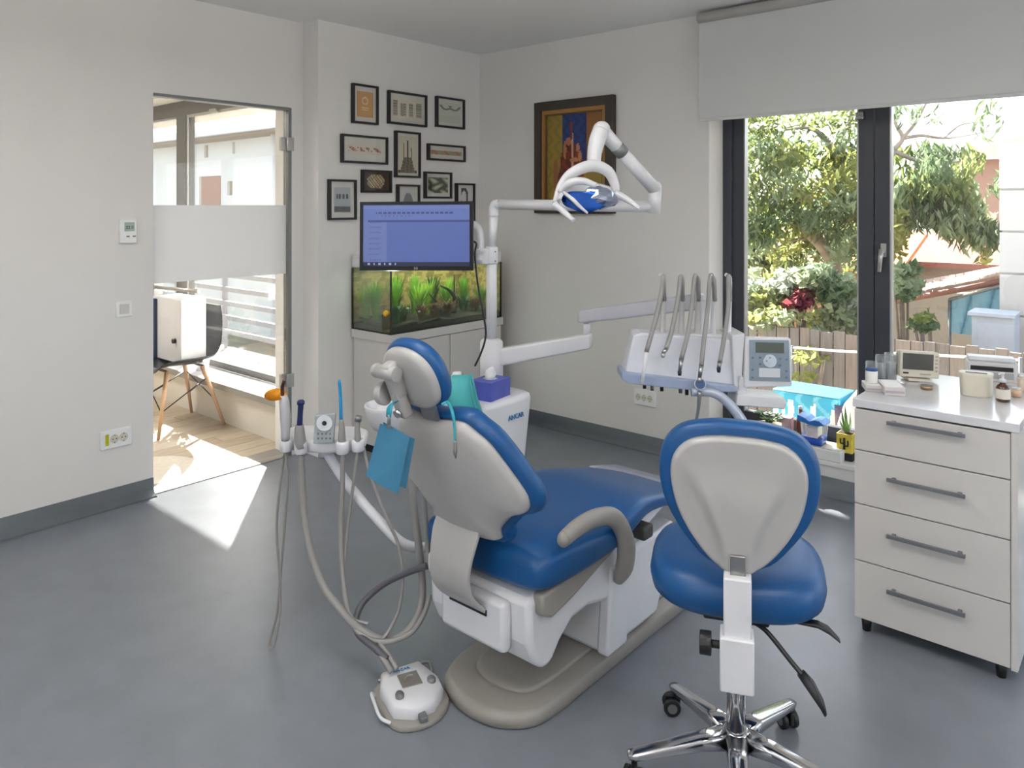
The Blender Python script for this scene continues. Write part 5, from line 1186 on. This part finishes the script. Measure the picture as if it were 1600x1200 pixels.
F_(MB().tube([(-.095, .04, .006), (-.112, .03, .03), (-.118, -.02, .04), (-.110, -.055, .02), (-.085, -.075, .012)], .005, n=8), 'side_bracket', M_white)
F_(MB().tube([(-.07, .105, .006), (.09, .135, .006), (.105, .10, .006), (.09, .07, .012)], .004, n=8, sub=4), 'wire_handle', M_steel)
F_(MB().box((-.012, -.115, .018), (.012, -.085, .034)), 'toe_lever', M_graym, .003)
text('lettering', 'ANCAR', WORLD[t.name] @ V(-.012, .064, .0612), WORLD[t.name].to_3x3() @ V(1, .05, 0), WORLD[t.name].to_3x3() @ V(-.05, 1, 0), .016, M_gold, t)
hose('double grey cable running into the foot control', [W(583, 1008, 2.37), W(600, 1032, 2.335), W(612, 1050, 2.315)], .009)
hose('second cable lying beside the one into the foot control', [W(590, 1000, 2.385), W(608, 1026, 2.35), W(620, 1046, 2.325)], .008)
# ------------------------------------------------------------------ bib, chain and clips on the headrest
t = thing('dental_bib', tuple(W(610, 770, 1.95)), 'folded blue paper bib hanging by a metal clip beside the backrest', 'bib')
bf = 1.98
def Bf(u, v, k=0.): return W(u, v, bf+k)
Mb = mat('blue_paper', '3f7fa0', .7, var=.05, scale=30, trans=.15); Mb2 = mat('blue_paper_light', '5c93a8', .7, var=.05, trans=.2)
def sheet(name, q, nu=8, nv=8, amp=.004, m=Mb, ph=0.):
    a, b_, c, d = q; vs = []
    for j in range(nv+1):
        for i in range(nu+1):
            s, v = i/nu, j/nv; p = a.lerp(b_, s).lerp(d.lerp(c, s), v); vs.append(p+FWD*amp*math.sin(s*5+v*2+ph))
    o = len(vs); vs += [p+FWD*.0012 for p in vs[:o]]; n1 = nu+1
    fs = [(j*n1+i, j*n1+i+1, (j+1)*n1+i+1, (j+1)*n1+i) for j in range(nv) for i in range(nu)]
    fs += [tuple(o+k for k in f[::-1]) for f in fs]
    return MB().add(vs, fs, True).build(name, m, t, fix=False)
sheet('front_sheet', (Bf(594, 662), Bf(640, 682), Bf(622, 772, .0), Bf(571, 744, .0)))
sheet('back_sheet', (Bf(598, 660, .012), Bf(648, 686, .02), Bf(634, 765, .02), Bf(610, 750, .015)), m=Mb, ph=1.3)
sheet('inner_sheet', (Bf(604, 664, .006), Bf(632, 676, .006), Bf(617, 768, .006), Bf(590, 752, .006)), m=Mb2, ph=.6)
MB().tube([Bf(606, 664, -.004), Bf(608, 655, -.006), Bf(607, 648, -.004)], .004, n=8).obox(Bf(608, 662, -.004), RGT*.005, FWD*.003, Z*.012).build('clip', M_steel, t, .001)
t = thing('bib_strap', tuple(W(700, 640, 1.95)), 'teal bib strap passing under the headrest with a metal clip at its end', 'strap')
Mt = mat('teal_strap', '1f8297', .45, var=.06)
q1 = [Bf(607, 652), Bf(608, 642), Bf(611, 632, .02), Bf(620, 628, .05)]
MB().tube(q1, [.010, .012, .008], n=10, flat=.3).build('strap_end', Mt, t)
bq = [W(690, 632, 1.99), W(700, 629, 1.985), W(707, 645, 1.91), W(710, 668, 1.905), W(711, 690, 1.905)]
MB().tube(bq, [.0035, .004, .003], n=8).build('strap_cord', mat('teal_cord', '2d9aa6', .45), t)
MB().tube([W(711, 688, 1.905), W(711, 706, 1.905), W(712, 716, 1.905)], [.0045, .006, .002], n=8).build('clip', M_steel, t)
# turquoise pouch on the unit, clear cup, tissue box
t = thing('turquoise_pouch', tuple(W(735, 660, 2.6)), 'soft turquoise cloth pouch between the headrest and the tissue box', 'cloth')
pf2 = 3.03
def Pf(u, v, k=0.): return W(u, v, pf2+k)
MB().loft([(Pf(722, 586), RGT*.038, FWD*.006, 2), (Pf(718, 600), RGT*.055, FWD*.030, 2.4), (Pf(722, 622), RGT*.064, FWD*.035, 2.4), (Pf(728, 645), RGT*.068, FWD*.035, 2.4), (Pf(734, 668), RGT*.055, FWD*.02, 2.4)], 28).build('pouch', mat('turquoise_cloth', '4fb3b5', .6, var=.08, scale=5, bump=.3, bscale=12, trans=.2), t)
MB().tube([Pf(736, 584, -.01), Pf(741, 605, -.03), Pf(748, 635, -.045), Pf(754, 660, -.04)], .006, n=8, flat=.5).tube([Pf(734, 590, -.03), Pf(738, 615, -.04), Pf(745, 645, -.045)], .004, n=8).build('fold', MATS['turquoise_cloth'], t)
q = W(770, 614, 3.12)
xb, yb_, zb = UX1-.075, UY0+.13, UZ+.001
t = thing('tissue_box', (xb, yb_, zb), 'blue and violet tissue box on the treatment unit beside the pole', 'tissue box', rz=math.radians(8))
def T_(mb, name, m, bev=0.): return mb.build(name, m, t, bev, local=True)
def tis(s, v): return ('3e57b8', '5a7ad0', '6d63b4', '8f9ad8')[int((math.sin(s*9+v*4)+math.cos(v*7-s*5)+2)*.99)]
T_(MB().box((-.055, -.075, 0), (.055, .075, .078)), 'carton', mat('violet_blue_card', '4a55ae', .45, var=.15, scale=9), .001)
T_(MB().lathe((0, 0, .078), [(.03, 0), (.032, .001), (.0, .0012)], 24), 'opening', mat('pale_film', 'b5c0dc', .3))
T_(MB().loft([((0, 0, .076), X*.012, Y*.03, 2), ((.004, .0, .095), X*.018, Y*.036, 2), ((-.002, .004, .115), X*.012, Y*.03, 2), ((.006, .0, .128), X*.003, Y*.016, 2)], 16), 'tissue', mat('tissue_white', 'eeeeee', .8, bump=.4, bscale=30))
picture('printed_side', (xb+.056, yb_-.07, zb+.004), Y*.142, Z*.07, 16, 8, tis, M_print, None) if 0 else None
t = thing('clear_cup', tuple(W(748, 598, 3.0)), 'clear plastic cup with white paper beside the tissue box', 'cup')
cx_, cy_ = UX0+.13, UY0+.06
MB().lathe((cx_, cy_, UZ+.001), [(.030, 0), (.036, .085), (.035, .085), (.029, .003), (0, .003)], 26).build('cup', M_clear, t)
MB().loft([((cx_, cy_, UZ+.01), X*.022, Y*.02, 2), ((cx_, cy_, UZ+.07), X*.028, Y*.024, 2), ((cx_+.004, cy_, UZ+.10), X*.016, Y*.02, 2)], 14).build('paper', mat('tissue_white'), t)
# ------------------------------------------------------------------ things on the drawer cabinet (top z = KZ1)
def on(u, v, z=KZ1): return atz(u, v, z)
z = KZ1+.0006
def jar(u, v, r, h, label, wide):
    p = on(u, v); t = thing('pot', (p.x, p.y, z), label, 'pot')
    MB().lathe((p.x, p.y, z), [(r*.92, 0), (r, .004), (r, h*.62), (r*.96, h*.63), (0, h*.63)], 24).build('jar', mat('pot_white', 'e6e4de', .45), t)
    MB().lathe((p.x, p.y, z+h*.63), [(r*1.02, 0), (r*1.02, h*.08), (0, h*.08)], 24).build('blue_band', mat('band_blue', '1f4f9a', .4), t)
    MB().lathe((p.x, p.y, z+h*.71), [(r*.95, 0), (r*.98, h*.27), (r*.9, h*.29), (0, h*.29)], 24).build('lid', M_clear, t)
    return p
p1 = on(1364, 606); p2 = on(1411, 611)
# two clear-topped boxes of gloves/paper
def lowbox(name, u0, u1, v, dep, h, label, ang=0., m=M_whitel, cat='box'):
    a = on(u0, v); b_ = on(u1, v+ (u1-u0)*.06); ex = (b_-a); ex.z = 0; w_ = ex.length; ex.normalize(); ey = V(-ex.y, ex.x, 0)
    t = thing(name, (a.x, a.y, z), label, cat); c = a+ex*w_/2+ey*dep/2; c.z = z
    MB().obox(c+Z*h/2, ex*w_/2, ey*dep/2, Z*h/2).build('carton', m, t, .0015)
    MB().obox(c+Z*(h+.001), ex*w_*.42, ey*dep*.40, Z*.001).build('top_label', mat('label_white', 'f4f4f4', .5), t)
    MB().obox(c+Z*h*.45-ey*(dep/2+.0006), ex*w_*.45, ey*.0006, Z*h*.14).build('edge_stripe', mat('stripe_mauve', 'b3a5b0', .5), t)
    return c, ex, ey
c1, ex1, ey1 = lowbox('card_box', 1353, 1378, 612, .09, .022, 'flat white box with a mauve stripe carrying the blue-banded pot')
c2, ex2, ey2 = lowbox('card_box', 1382, 1415, 618, .13, .030, 'larger flat white box with printed label in front of the small monitor')
p = c1+Z*.0225
t = thing('wipes_pot', tuple(p), 'small white pot with a blue band and clear lid on the flat box', 'pot')
zz = z+.0245
for r_pr, nm, m in (([(.020, 0), (.021, .003), (.021, .045), (0, .045)], 'jar', mat('pot_white', 'e6e4de', .45)), ([(.0215, .045), (.0215, .053), (0, .053)], 'blue_band', mat('band_blue', '1f4f9a', .4)), ([(.020, .053), (.021, .075), (.019, .078), (0, .078)], 'lid', M_clear)):
    MB().lathe((c1.x, c1.y, zz), r_pr, 24).build(nm, m, t)
for i, (u, v, lb) in enumerate(((1378, 592, 'clear jar of white sticks beside the blue-banded pot'), (1392, 593, 'taller clear jar of white sticks nearest the small monitor'))):
    p = on(u, v); r, h = .022, .085+.01*i
    t = thing('clear_jar', (p.x, p.y, z), lb, 'jar', 'clear jars on the cabinet')
    MB().lathe((p.x, p.y, z), [(r, 0), (r*1.05, h), (r, h), (r*.93, .004), (0, .004)], 24).build('jar', M_clear, t)
    MB().lathe((p.x, p.y, z+h), [(r*1.08, 0), (r*1.08, .008), (0, .009)], 24).build('lid', M_clear, t)
    MB().lathe((p.x, p.y, z+.005), [(r*.8, 0), (r*.82, h*.62), (r*.6, h*.66), (0, h*.64)], 18).build('contents', mat('cotton_white', 'dedad0', .8, bump=.5, bscale=200), t)
p = on(1381, 603); t = thing('blue_cap', (p.x, p.y, z), 'small round blue cap lying at the foot of the clear jars', 'bottle_cap')
MB().lathe((p.x, p.y, z), [(.016, 0), (.016, .012), (.012, .018), (0, .018)], 20).build('bottle_cap', mat('band_blue'), t)  # the small blue piece is a loose cap
# small cream monitor
a = on(1400, 600); b_ = on(1469, 607)
fm = 2.92; TLm, TRm, BRm, BLm = W(1409, 548, fm), W(1470, 552, fm-.01), W(1467, 592, fm-.015), W(1404, 588, fm-.005)
cc = (TLm+TRm+BRm+BLm)/4; ex = (TRm-TLm).normalized(); wv = (TRm-TLm).length/2; ez_ = ((TLm-BLm)).normalized(); ez_ = (ez_-ex*ez_.dot(ex)).normalized(); hv = (TLm-BLm).length/2; nn = ex.cross(ez_)
if nn.dot(FWD) > 0: nn = -nn
t = thing('small_monitor', (cc.x, cc.y, z), 'small cream monitor with a dark screen standing on the drawer cabinet', 'monitor')
Mcr = mat('cream_plastic_case', 'cfc8b8', .45)
MB().obox(cc-nn*.022, ex*wv, ez_*hv, nn*.022).build('case', Mcr, t, .004)
MB().obox(cc-ex*wv*.10+ez_*hv*.22+nn*.0008, ex*wv*.78, ez_*hv*.62, nn*.0012).build('screen', mat('off_screen', '4a4a48', .2), t)
for j in range(5): MB().obox(cc+ex*wv*.84+ez_*hv*(.7-j*.28)+nn*.001, ex*wv*.06, ez_*hv*.07, nn*.0012).build('button', mat('button_beige', 'a59d8c', .5), t)
MB().obox(cc-ex*wv*.72-ez_*hv*.68+nn*.0008, ex*wv*.14, ez_*hv*.06, nn*.001).build('badge', M_black, t)
MB().obox(cc+ex*wv*.28-ez_*hv*.72+nn*.0008, ex*wv*.28, ez_*hv*.05, nn*.001).build('slot', mat('button_beige'), t)
ft = cc-nn*.03; ftz = z
MB().obox(V(ft.x, ft.y, z+.006), ex*.045, V(nn.x, nn.y, 0).normalized()*.035, Z*.006).obox(V(ft.x, ft.y, (z+BLm.z)/2+.012), ex*.02, V(nn.x, nn.y, 0).normalized()*.010, Z*((BLm.z-z)/2+.014)).build('stand', Mcr, t, .003)
p = on(1448, 608); t = thing('metal_pot', (p.x, p.y, z), 'little brass-coloured round tin with a clear lid in front of the small monitor', 'tin')
MB().lathe((p.x, p.y, z), [(.020, 0), (.021, .014), (0, .014)], 28).build('tin', mat('brass_tin', 'b39a78', .25, .8), t)
MB().lathe((p.x, p.y, z+.014), [(.024, 0), (.024, .006), (0, .007)], 28).build('lid', M_clear, t)
# curved cream dispenser
fd = 2.62
def Q(u, v, k=0.): return W(u, v, fd+k)
a = on(1502, 617); b_ = on(1550, 622); t = thing('cream_dispenser', (a.x, a.y, z), 'cream curved-front paper holder with a dark slot on top', 'holder')
c = (a+b_)/2; c.z = z; ex = (b_-a); ex.z = 0; w_ = ex.length/2; ex.normalize(); ey = V(-ex.y, ex.x, 0)
ol2 = smooth_outline([(-w_, .0), (-w_*.6, -.014), (0, -.018), (w_*.7, -.012), (w_, .01), (w_*.98, .05), (-w_*.95, .05)], 4)
MB().pillow(ol2, c+ey*.0, ex, ey, Z, [(.93, 0), (.95, .003), (1.0, .068), (1.03, .072), (1.03, .079), (.98, .081), (.4, .081)]).build('holder_body', mat('warm_cream', 'd9d3c2', .35), t)
MB().obox(c+Z*.0815+ey*.012, ex*w_*.72, ey*.007, Z*.0012).build('slot', mat('dark_slot', '4b4a46', .5), t, .001)
# printer behind
a = on(1515, 606); a = W(1512, 600, 2.95); b_ = W(1592, 602, 2.88)
t = thing('printer', (a.x, a.y, z), 'grey and white device with a dark slot behind the cream holder, at the cabinet back', 'printer')
ex = b_-a; ex.z = 0; w_ = ex.length/2; ex.normalize(); ey = V(-ex.y, ex.x, 0); c = (a+b_)/2; zt_ = W(1520, 566, 2.93).z
dpt = .05
MB().obox(V(c.x, c.y, (z+zt_)/2)+ey*dpt, ex*w_, ey*dpt, Z*(zt_-z)/2).build('body', mat('printer_grey', 'c9c9c9', .4), t, .004)
MB().obox(V(c.x, c.y, zt_-.022)-ey*.001-ex*w_*.05, ex*w_*.84, ey*.002, Z*.008).build('paper_slot', M_black, t)
MB().obox(V(c.x, c.y, zt_-.048)-ey*.001-ex*w_*.05, ex*w_*.86, ey*.002, Z*.012).build('panel', mat('printer_panel', '9c9d9c', .4), t)
MB().obox(V(c.x, c.y, zt_+.008)+ey*.06, ex*w_*.94, ey*.03, Z*.008).build('top_tray', mat('pale_tray', 'dfe2e6', .3), t, .003)
# brown pump bottle
p = on(1567, 627); t = thing('pump_bottle', (p.x, p.y, z), 'brown glass bottle with a white label and pump at the cabinet edge', 'bottle')
MB().lathe((p.x, p.y, z), [(.021, 0), (.022, .003), (.022, .046), (.018, .054), (.010, .060), (.009, .066), (0, .066)], 26).build('bottle', mat('amber_glass', '4a2312', .12, coat=.6), t)
MB().lathe((p.x, p.y, z+.010), [(.0222, 0), (.0226, .001), (.0226, .033), (.0222, .034)], 26).build('label_band', mat('cream_label', 'dcd6ca', .6), t)
MB().lathe((p.x, p.y, z+.066), [(.010, 0), (.010, .010), (.004, .012), (.004, .026), (.0055, .027), (.0055, .033), (0, .034)], 18).build('pump', M_white, t)
MB().tube([(p.x, p.y, z+.095), p+RGT*-.008+Z*(.0965), p+RGT*-.016+Z*.092], .003, n=8).build('nozzle', M_white, t)
for i, (u, v, h, cl_, lb) in enumerate(((1588, 620, .03, 'c9a88f', 'small pinkish pot at the right edge of the cabinet top'), (1597, 612, .06, 'd6c6b4', 'beige bottle at the far right edge of the cabinet top'))):
    p = on(u, v); p.x = min(p.x, KX1-.02); t = thing('small_pot', (p.x, p.y, z), lb, 'pot')
    MB().lathe((p.x, p.y, z), [(.016, 0), (.017, h*.8), (.013, h*.9), (0, h*.9)], 20).build('jar', mat('pot_tone_%s' % ('pink', 'beige')[i], cl_, .5), t)
    MB().lathe((p.x, p.y, z+h*.9), [(.014, 0), (.014, h*.18), (0, h*.2)], 20).build('cap', M_white, t)
# ------------------------------------------------------------------ things on the window sill
zs = WZ0+.0046
def sill(u, v): return atz(u, v, zs)
p = aty(1203, 690, 4.13); t = thing('succulent_pot', (p.x, 4.12, zs), 'speckled cream pot of dark soil with a small jade plant on the window sill', 'plant')
hz = aty(1203, 664, 4.12).z-zs; rr = .088
MB().lathe((p.x, 4.12, zs), [(rr*.72, 0), (rr*.78, .01), (rr, hz), (rr*.9, hz), (rr*.88, hz-.02), (0, hz-.02)], 32).build('pot', mat('speckled_cream', 'c9b999', .7, var=.2, scale=60), t)
MB().lathe((p.x, 4.12, zs+hz-.02), [(rr*.88, 0), (rr*.5, .006), (0, .01)], 24).build('soil', mat('pot_soil', '3d2c22', .95, var=.5, scale=60, bump=.6, bscale=60), t)
b = MB(); random.seed(3)
for i in range(7):
    a = i*.9; q = V(p.x+.06*math.cos(a), 4.12+.04*math.sin(a), zs+hz+random.uniform(.035, .075)); b.tube([(p.x, 4.12, zs+hz-.01), ((p.x+q.x)/2, (4.12+q.y)/2, zs+hz+.04), q], .004, n=6, sub=3)
    for k in range(5):
        d = V(math.cos(a+k*1.25), math.sin(a+k*1.25), .25).normalized(); b.loft([(q+d*.002, Z*.003, d.cross(Z)*.004, 2), (q+d*.013, Z*.004, d.cross(Z)*.010, 2), (q+d*.026, Z*.002, d.cross(Z)*.004, 2)], 8)
tag(b.build('leaves', mat('jade_green', '4c7438', .4, var=.2), t), kind='stuff')
# white box and the blue waste bin on it
A = aty(1262, 728, 4.09); B = aty(1318, 728, 4.09)
xa, xb_ = A.x-.12, B.x; hb = .055
t = thing('white_tray_box', ((xa+xb_)/2, 4.12, zs), 'low white box on the sill under the blue-lidded bin', 'box')
MB().box((xa, 4.045, zs), (xb_, 4.20, zs+hb)).build('box', MATS['sill_white'], t, .004)
MB().box((xa+.01, 4.055, zs+hb), (xb_-.01, 4.19, zs+hb+.003)).build('lid', M_whitel, t, .001)
xc = aty(1272, 700, 4.11).x; zb = zs+hb+.0035
ztp = aty(1275, 655, 4.11).z; hh = ztp-zb
t = thing('blue_lid_bin', (xc, 4.11, zb), 'clear plastic bin with blue base and folded blue lid on the sill', 'container')
w0, w1 = .052, .062
MB().loft([((xc, 4.115, zb), X*w0, Y*.045, 7), ((xc, 4.115, zb+hh*.30), X*(w0+.004), Y*.049, 7)], 36).build('blue_base', mat('cobalt_plastic', '1c4fb5', .3), t)
MB().loft([((xc, 4.115, zb+hh*.30), X*(w0+.003), Y*.048, 7), ((xc, 4.115, zb+hh*.86), X*w1, Y*.055, 7)], 36, closed=False).build('clear_wall', M_clear, t)
MB().box((xc-.025, 4.062, zb+hh*.32), (xc+.035, 4.064, zb+hh*.78)).build('paper_label', mat('bin_label', 'd5cfd8', .6, var=.12, scale=40), t)
MB().box((xc-.028, 4.08, zb+hh*.31), (xc+.03, 4.15, zb+hh*.74)).build('paper_bundle', mat('tissue_white'), t, .004)
MB().prism([(-w1-.012, .004), (-w1-.010, .036), (-w1*.5, .024), (-.01, .010), (w1*.3, .022), (w1*.7, .020), (w1+.008, .0), (w1*.4, -.008), (-.01, -.006)], (xc, 4.06, zb+hh*.88), X, Z, Y*.11).build('blue_lid', mat('sky_lid', '2b6cb8', .3), t, .003)
# red-brown item and stacked pink box left of the bin
xq = aty(1240, 690, 4.15).x
t = thing('pink_box', (xq, 4.15, zs), 'small pale pink packet beside the potted jade plant', 'box')
MB().box((xq-.06, 4.13, zs), (xq-.01, 4.18, zs+.16)).build('packet', mat('pale_pink', 'c9adb0', .6), t, .002)
MB().box((xq-.055, 4.128, zs+.05), (xq-.015, 4.13, zs+.10)).build('label_patch', M_whitel, t)
t = thing('brown_bottle', (xq+.03, 4.16, zs), 'slim red-brown bottle just left of the blue-lidded bin', 'bottle')
MB().lathe((xq+.035, 4.16, zs), [(.022, 0), (.023, .15), (.016, .175), (.010, .19), (.010, .215), (0, .215)], 20).build('bottle', mat('red_brown', '7a4a3c', .4), t)
MB().lathe((xq+.035, 4.16, zs+.215), [(.012, 0), (.012, .015), (0, .016)], 16).build('cap', M_white, t)
# yellow cactus pot
xq = aty(1322, 700, 4.14).x; zt_ = aty(1322, 678, 4.12).z
t = thing('yellow_pot', (xq, 4.15, zs), 'square yellow pot with a cactus drawing and spiky leaves, beside the drawer cabinet', 'plant')
MB().box((xq-.042, 4.105, zs), (xq+.042, 4.195, zs+.038)).build('saucer', M_black, t, .003)
MB().box((xq-.040, 4.11, zs+.038), (xq+.040, 4.19, zt_)).build('pot', mat('lemon_pot', 'd9c64e', .5), t, .003)
MB().box((xq-.034, 4.116, zt_-.002), (xq+.034, 4.184, zt_+.002)).build('soil', mat('pot_soil'), t)
hz_ = zt_-zs-.038; zc = zs+.038+hz_*.5
MB().tube([(xq, 4.109, zc-hz_*.3), (xq, 4.109, zc+hz_*.3)], .006, sub=1, n=8).tube([(xq, 4.109, zc), (xq-.018, 4.109, zc), (xq-.018, 4.109, zc+.025)], .004, n=8, sub=2).tube([(xq, 4.109, zc-.01), (xq+.018, 4.109, zc-.01), (xq+.018, 4.109, zc+.018)], .004, n=8, sub=2).build('cactus_drawing', M_black, t)
for i in range(7):
    a = i*.9; tp = V(xq+.035*math.cos(a)-.012, 4.15+.03*math.sin(a), zt_+.07+.04*(i % 3)); s0 = V(xq+.01*math.cos(a), 4.15+.01*math.sin(a), zt_); sd = V(-math.sin(a), math.cos(a), 0)*.007; md = s0.lerp(tp, .5)+V(math.cos(a), math.sin(a), 0)*.006
    MB().add([s0-sd, s0+sd, md+sd, md-sd, tp], [(0, 1, 2, 3), (3, 2, 4)]).build('leaf', mat('aloe_green', '7a9a58', .5, var=.2), t, fix=False)
